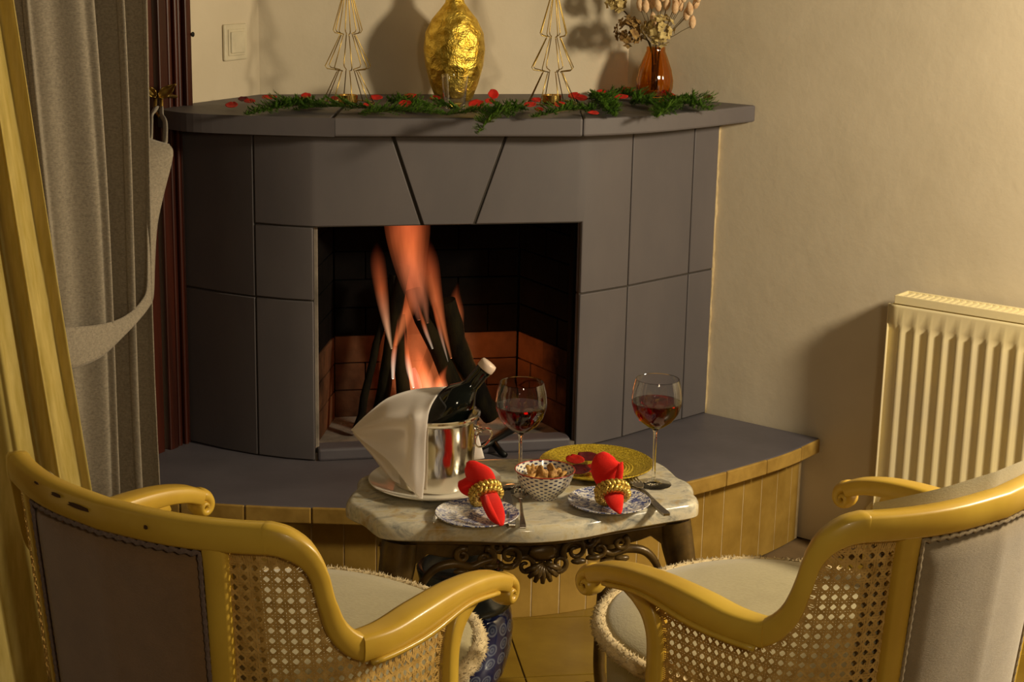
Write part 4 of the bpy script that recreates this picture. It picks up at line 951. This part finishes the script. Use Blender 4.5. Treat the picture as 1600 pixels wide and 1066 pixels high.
def canemesh(sg):
    m=MB(); p=.0143; w0=.00135
    def strand(a,b,off,wid):
        L=math.hypot(b[0]-a[0],b[1]-a[1]); n=max(2,int(L/.0143)); px,py=-(b[1]-a[1])/L*wid,(b[0]-a[0])/L*wid
        for k in range(n):
            s0,z0=lerp(a[0],b[0],k/n),lerp(a[1],b[1],k/n); s1,z1=lerp(a[0],b[0],(k+1)/n),lerp(a[1],b[1],(k+1)/n)
            if not inpoly((s0+s1)/2,(z0+z1)/2,CPOLY): continue
            o0=off*(1 if k%2 else -1); o1=-o0
            m.add([CSf(sg*(s0+px),z0+py,o0),CSf(sg*(s0-px),z0-py,o0),CSf(sg*(s1-px),z1-py,o1),CSf(sg*(s1+px),z1+py,o1)],[(0,1,2,3)])
    s=.155
    while s<.59:
        for d_ in (-.0017,.0017): strand((s+d_,.39),(s+d_,.79),.0007,w0)
        s+=p
    z=.395
    while z<.79:
        for d_ in (-.0017,.0017): strand((.14,z+d_),(.60,z+d_),-.0007,w0)
        z+=p
    k=-60
    while k<80:
        c_=.155+.395+(k+.5)*p   # s+z=c
        a=(max(.14,c_-.79),0); b=(min(.60,c_-.39),0)
        if b[0]>a[0]: strand((a[0],c_-a[0]),(b[0],c_-b[0]),.0011,.0016)
        c_=.155-.395+(k+.5)*p   # s-z=c
        a0=max(.14,c_+.39); b0=min(.60,c_+.79)
        if b0>a0: strand((a0,a0-c_),(b0,b0-c_),-.0011,.0016)
        k+=1
    # dense wrapped border
    P=[V(x,z,0) for x,z in CPOLY]
    for i in range(len(P)):
        a,b=P[i],P[(i+1)%len(P)]; L=(b-a).length; n=int(L/.003); 
        if n<1: continue
        d=(b-a)/L; nn=V(-d.y,d.x,0)
        for k in range(n):
            q=a+d*(k*.003); r=q+nn*random.uniform(.010,.020)+d*random.uniform(-.008,.008)
            if not inpoly((q.x+r.x)/2,(q.y+r.y)/2,CPOLY): r=q-nn*random.uniform(.010,.020)
            w_=d*.0010
            m.add([CSf(sg*(q.x-w_.x),q.y-w_.y,.0016),CSf(sg*(q.x+w_.x),q.y+w_.y,.0016),CSf(sg*(r.x+w_.x),r.y+w_.y,.0012),CSf(sg*(r.x-w_.x),r.y-w_.y,.0012)],[(0,1,2,3)])
    return m
def seatoutline(hw,yf,yr,n=72,e=2.2):
    out_=[]; cy=(yf+yr)/2; hy=(yf-yr)/2
    for k in range(n):
        a=2*PI*k/n; c_,s_=math.cos(a),math.sin(a)
        out_.append((math.copysign(abs(c_)**(2/e),c_)*hw,cy+math.copysign(abs(s_)**(2/e),s_)*hy))
    return out_
def padmesh(pt):
    def pad(u,v):
        s_=lerp(-.22,.22,u); zz=lerp(pt(s_),.46,v); e=max(0,math.sin(PI*u))**.4*max(0,math.sin(PI*min(1,max(0,v)))) **.35; return CSf(s_,zz,-.012-.040*e-.004)
    m=MB().sheet(pad,26,18)
    def pad2(u,v):
        s_=lerp(-.22,.22,u); return CSf(s_,lerp(pt(s_),.46,v),-.016)
    m2=MB().sheet(pad2,26,18); m.add(m2.v,m2.f)
    return m
def armchair(label,loc,rz,pt):
    r=thing('armchair',label,'armchair',loc,rz,'cane armchairs at the table')
    top=[(-.2415,.7879,.0195,.016,0),(-.16,.786,.0195,.016,0),(0,.785,.020,.016,0),(.16,.786,.0195,.016,0),(.2415,.7879,.0195,.016,0)]
    obj('top_rail',sweep(top),'yellow',r,True,auto=50)
    for sg in (1,-1):
        S=lambda L: [(sg*a,b,c_,d_,e_) for a,b,c_,d_,e_ in L]
        sr=obj('side_rail',sweep(S(SIDE)),'yellow',r,True,auto=50)
        arm=[(.345,.629,.019,.019,.002),(.40,.6285,.0195,.022,.003),(.46,.632,.0210,.023,.003),(.52,.636,.0195,.022,.003),(.565,.6375,.0165,.021,.003),(.61,.634,.0150,.020,.003),(.65,.6255,.0140,.019,.003),(.680,.613,.0135,.018,.003)]
        am=obj('armrest',sweep(S(arm),14),'yellow',r,True,auto=50)
        # raised moulding along the outer face
        ml=[(.35,.612,.0035,.004,.024),(.46,.6145,.0035,.004,.0265),(.56,.625,.0035,.004,.024),(.64,.615,.003,.004,.022)]
        obj('moulding',sweep(S(ml),8),'yellow',am,True)
        # scroll
        c0=(.6835,.5975); P=[];R=[]
        N=30
        for k in range(N+1):
            t=k/N; a=math.radians(100)-t*math.radians(470); rr=lerp(.0190,.0025,t**.8); P.append(CSf(sg*(c0[0]+rr*math.cos(a)),c0[1]+rr*math.sin(a),.003)); R.append(lerp(.0120,.0050,min(1,t*1.1)))
        m=MB(); rs=[]
        for i,w_ in enumerate(P):
            a=P[max(0,i-1)]; b=P[min(N,i+1)]; t=(b-a).normalized(); nn=cn_(sg*.68); nn=(nn-t*nn.dot(t)).normalized(); u=nn.cross(t)
            th=lerp(.0175,.022,i/N); rs.append([w_+nn*math.cos(2*PI*k/12)*th+u*math.sin(2*PI*k/12)*R[i] for k in range(12)])
        obj('scroll',m.rings(rs,True),'yellow',am,True)
        sup=[(.604,.624,.016,.014,0),(.580,.612,.0165,.014,0),(.560,.592,.0150,.014,0),(.549,.565,.0135,.014,0),(.546,.53,.013,.014,0),(.547,.47,.0135,.014,0),(.55,.40,.015,.015,0),(.552,.36,.017,.016,0)]
        obj('arm_support',sweep(S(sup)),'yellow',r,True,auto=50)
        post=[(.171,.772,.017,.015,0),(.170,.72,.0165,.014,0),(.166,.60,.016,.014,0),(.160,.46,.016,.014,0),(.157,.36,.018,.015,0)]
        obj('back_post',sweep(S(post)),'yellow',r,True,auto=50)
        cp=obj('cane_panel',canemesh(sg),'cane',r,kind='stuff')
    # shoulder volutes inside the corner
    for sg in (1,-1):
        P=[];R=[]
        for k in range(23):
            t=k/22; a=math.radians(200)-t*math.radians(420); rr=lerp(.014,.002,t); q=CSf(sg*(.292+rr*math.cos(a)*.8),.755+rr*math.sin(a),-.018); P.append(q); R.append(lerp(.006,.003,t))
        obj('carved_volute',MB().tube(P,R,8),'yellow',r,True)
    rail=[(-.55,.375,.022,.016,0),(-.4,.375,.022,.016,0),(-.3,.375,.022,.016,0),(-.15,.375,.022,.016,0),(0,.375,.022,.016,0),(.15,.375,.022,.016,0),(.3,.375,.022,.016,0),(.4,.375,.022,.016,0),(.55,.375,.022,.016,0)]
    obj('seat_rail',sweep(rail),'yellow',r,True,auto=50)
    # upholstered outer back
    def pan_(u,v):
        s_=lerp(-.157,.157,u)*(1-.06*v); zz=lerp(.762,.395,v); e=min(1,min(u,1-u)*14,min(v,1-v)*14); return CSf(s_,zz,.004+.010*e**.5)
    m=MB().sheet(pan_,28,20); obj('outer_back_panel',m,'velvet_shaded',r,True,solid=.003)
    loop=[]
    for k in range(30): loop.append((lerp(-.154,.154,k/29),.763))
    for k in range(1,30): loop.append((lerp(.154,.147,k/29),lerp(.763,.395,k/29)))
    l2=[(-a,b) for a,b in loop[30:]][::-1]; pts=[]
    for a,b in l2+loop: pts.append((a,b))
    dd=[]; 
    for (a,b),(c_,d_) in zip(pts,pts[1:]):
        L=math.hypot(c_-a,d_-b); n=max(1,int(L/.004))
        for k in range(n): dd.append((lerp(a,c_,k/n),lerp(b,d_,k/n)))
    for off,pp in ((0,0),):
        P=[CSf(a,b+.0018*math.sin(i*2.1),.013) for i,(a,b) in enumerate(dd)]
        obj('braid_trim',MB().tube(P,[.0036+.0009*math.sin(i*2.1+1.2) for i in range(len(P))],8,flat=.6,upv=(0,-1,0)),'gimp',r,True)
    # inner back pad
    m=padmesh(pt); obj('inner_back_cushion',m,'seatcloth',r,True)
    # seat
    rs=[]
    for sc_,z in ((.90,.345),(.955,.355),(.965,.40),(.97,.450),(1.0,.463),(1.005,.473),(.99,.483),(.95,.491),(.80,.498),(.5,.503),(.15,.505)):
        rs.append([V(x*sc_,.065+(y-.065)*sc_,z) for x,y in seatoutline(.264,.330,-.20)])
    obj('seat_skirt',MB().rings(rs[:4],True),'seatcloth',r,True,auto=60)
    obj('seat_cushion',MB().rings(rs[3:],True),'seatcloth',r,True,auto=60)
    m=MB(); so=[V(x*1.0,.065+(y-.065)*1.0,.475) for x,y in seatoutline(.268,.333,-.205,220)]
    m.tube(so,[.0120+.002*random.random() for _ in so],8,True); rr_=random.Random(3)
    for k in range(2600):
        i=rr_.randrange(len(so)); p=so[i].lerp(so[(i+1)%len(so)],rr_.random()); c_=V(p.x,p.y-.075,0).normalized(); a=rr_.uniform(-.9,2.3)
        n=(c_*math.cos(a)+Z*math.sin(a)); q=p+n*.0105; e=q+(n+V(rr_.uniform(-.6,.6),rr_.uniform(-.6,.6),rr_.uniform(-.8,.3))).normalized()*rr_.uniform(.005,.0085)
        t=n.orthogonal().normalized()*.0016; t2=n.cross(t).normalized()*.0016
        m.add([q+t,q-t*.5+t2,q-t*.5-t2,e],[(0,1,3),(1,2,3),(2,0,3)])
    obj('fringe',m,'fringe',r,True,kind='stuff',label='fluffy cream looped fringe around the seat')
    for (x,y,ox,oy) in ((.20,.26,.5,.8),(-.20,.26,-.5,.8),(.19,-.19,.4,-.9),(-.19,-.19,-.4,-.9)):
        c_=cr([(x,y,.36),(x+ox*.015,y+oy*.015,.30),(x+ox*.0,y+oy*.0,.15),(x-ox*.008,y-oy*.008,.05),(x+ox*.012,y+oy*.012,.008)],4)
        obj('leg',MB().tube(c_,[r_[0] for r_ in cr([(.026,0,0),(.024,0,0),(.015,0,0),(.012,0,0),(.016,0,0)],4)],10),'yellow',r,True)
    return r
ch=armchair('yellow cane armchair at the left with a velvet back toned dark for shade',(-.353,2.272,0),-.595,lambda s_: .770+.034*math.exp(-((s_+.15)/.045)**2))
c2=copy_tree(ch)
c2pad=lambda s_: .826-.012*(s_/.22)**2
c2['label']='yellow cane armchair at the right with a pale beige velvet back'; c2.location=(.466,2.362,0); c2.rotation_euler=(0,0,.733)
for o in c2.children:
    if o.name.startswith('outer_back_panel'): o.data=o.data.copy(); o.data.materials[0]=MT['velvet_beige']; o['label']='pale beige velvet outer back'
    if o.name.startswith('braid_trim'): o.data=o.data.copy(); o.data.materials[0]=MT['gimp2']
for o in list(c2.children):
    if o.name.startswith('inner_back_cushion'):
        t_=obj('cushion_source',padmesh(c2pad),'seatcloth',None,True); o.data=t_.data; bpy.data.objects.remove(t_)
for o in ch.children:
    if o.name.startswith('outer_back_panel'): o['label']='velvet outer back toned dark for shade'
# chipped paint spots on the left chair rail
for (s_,z,w_,h_) in ((-.075,.7975,.010,.003),(-.030,.792,.022,.0035),(.085,.789,.003,.003),(-.12,.802,.006,.002)):
    m=MB(); n=10
    m.add([CSf(s_+w_*math.cos(2*PI*k/n)*(1+.3*math.sin(k*2.3)),z+h_*math.sin(2*PI*k/n),.0172) for k in range(n)],[tuple(range(n))])
    obj('paint_chip',m,'chip',ch,solid=.0006,label='dark chip in the yellow paint')
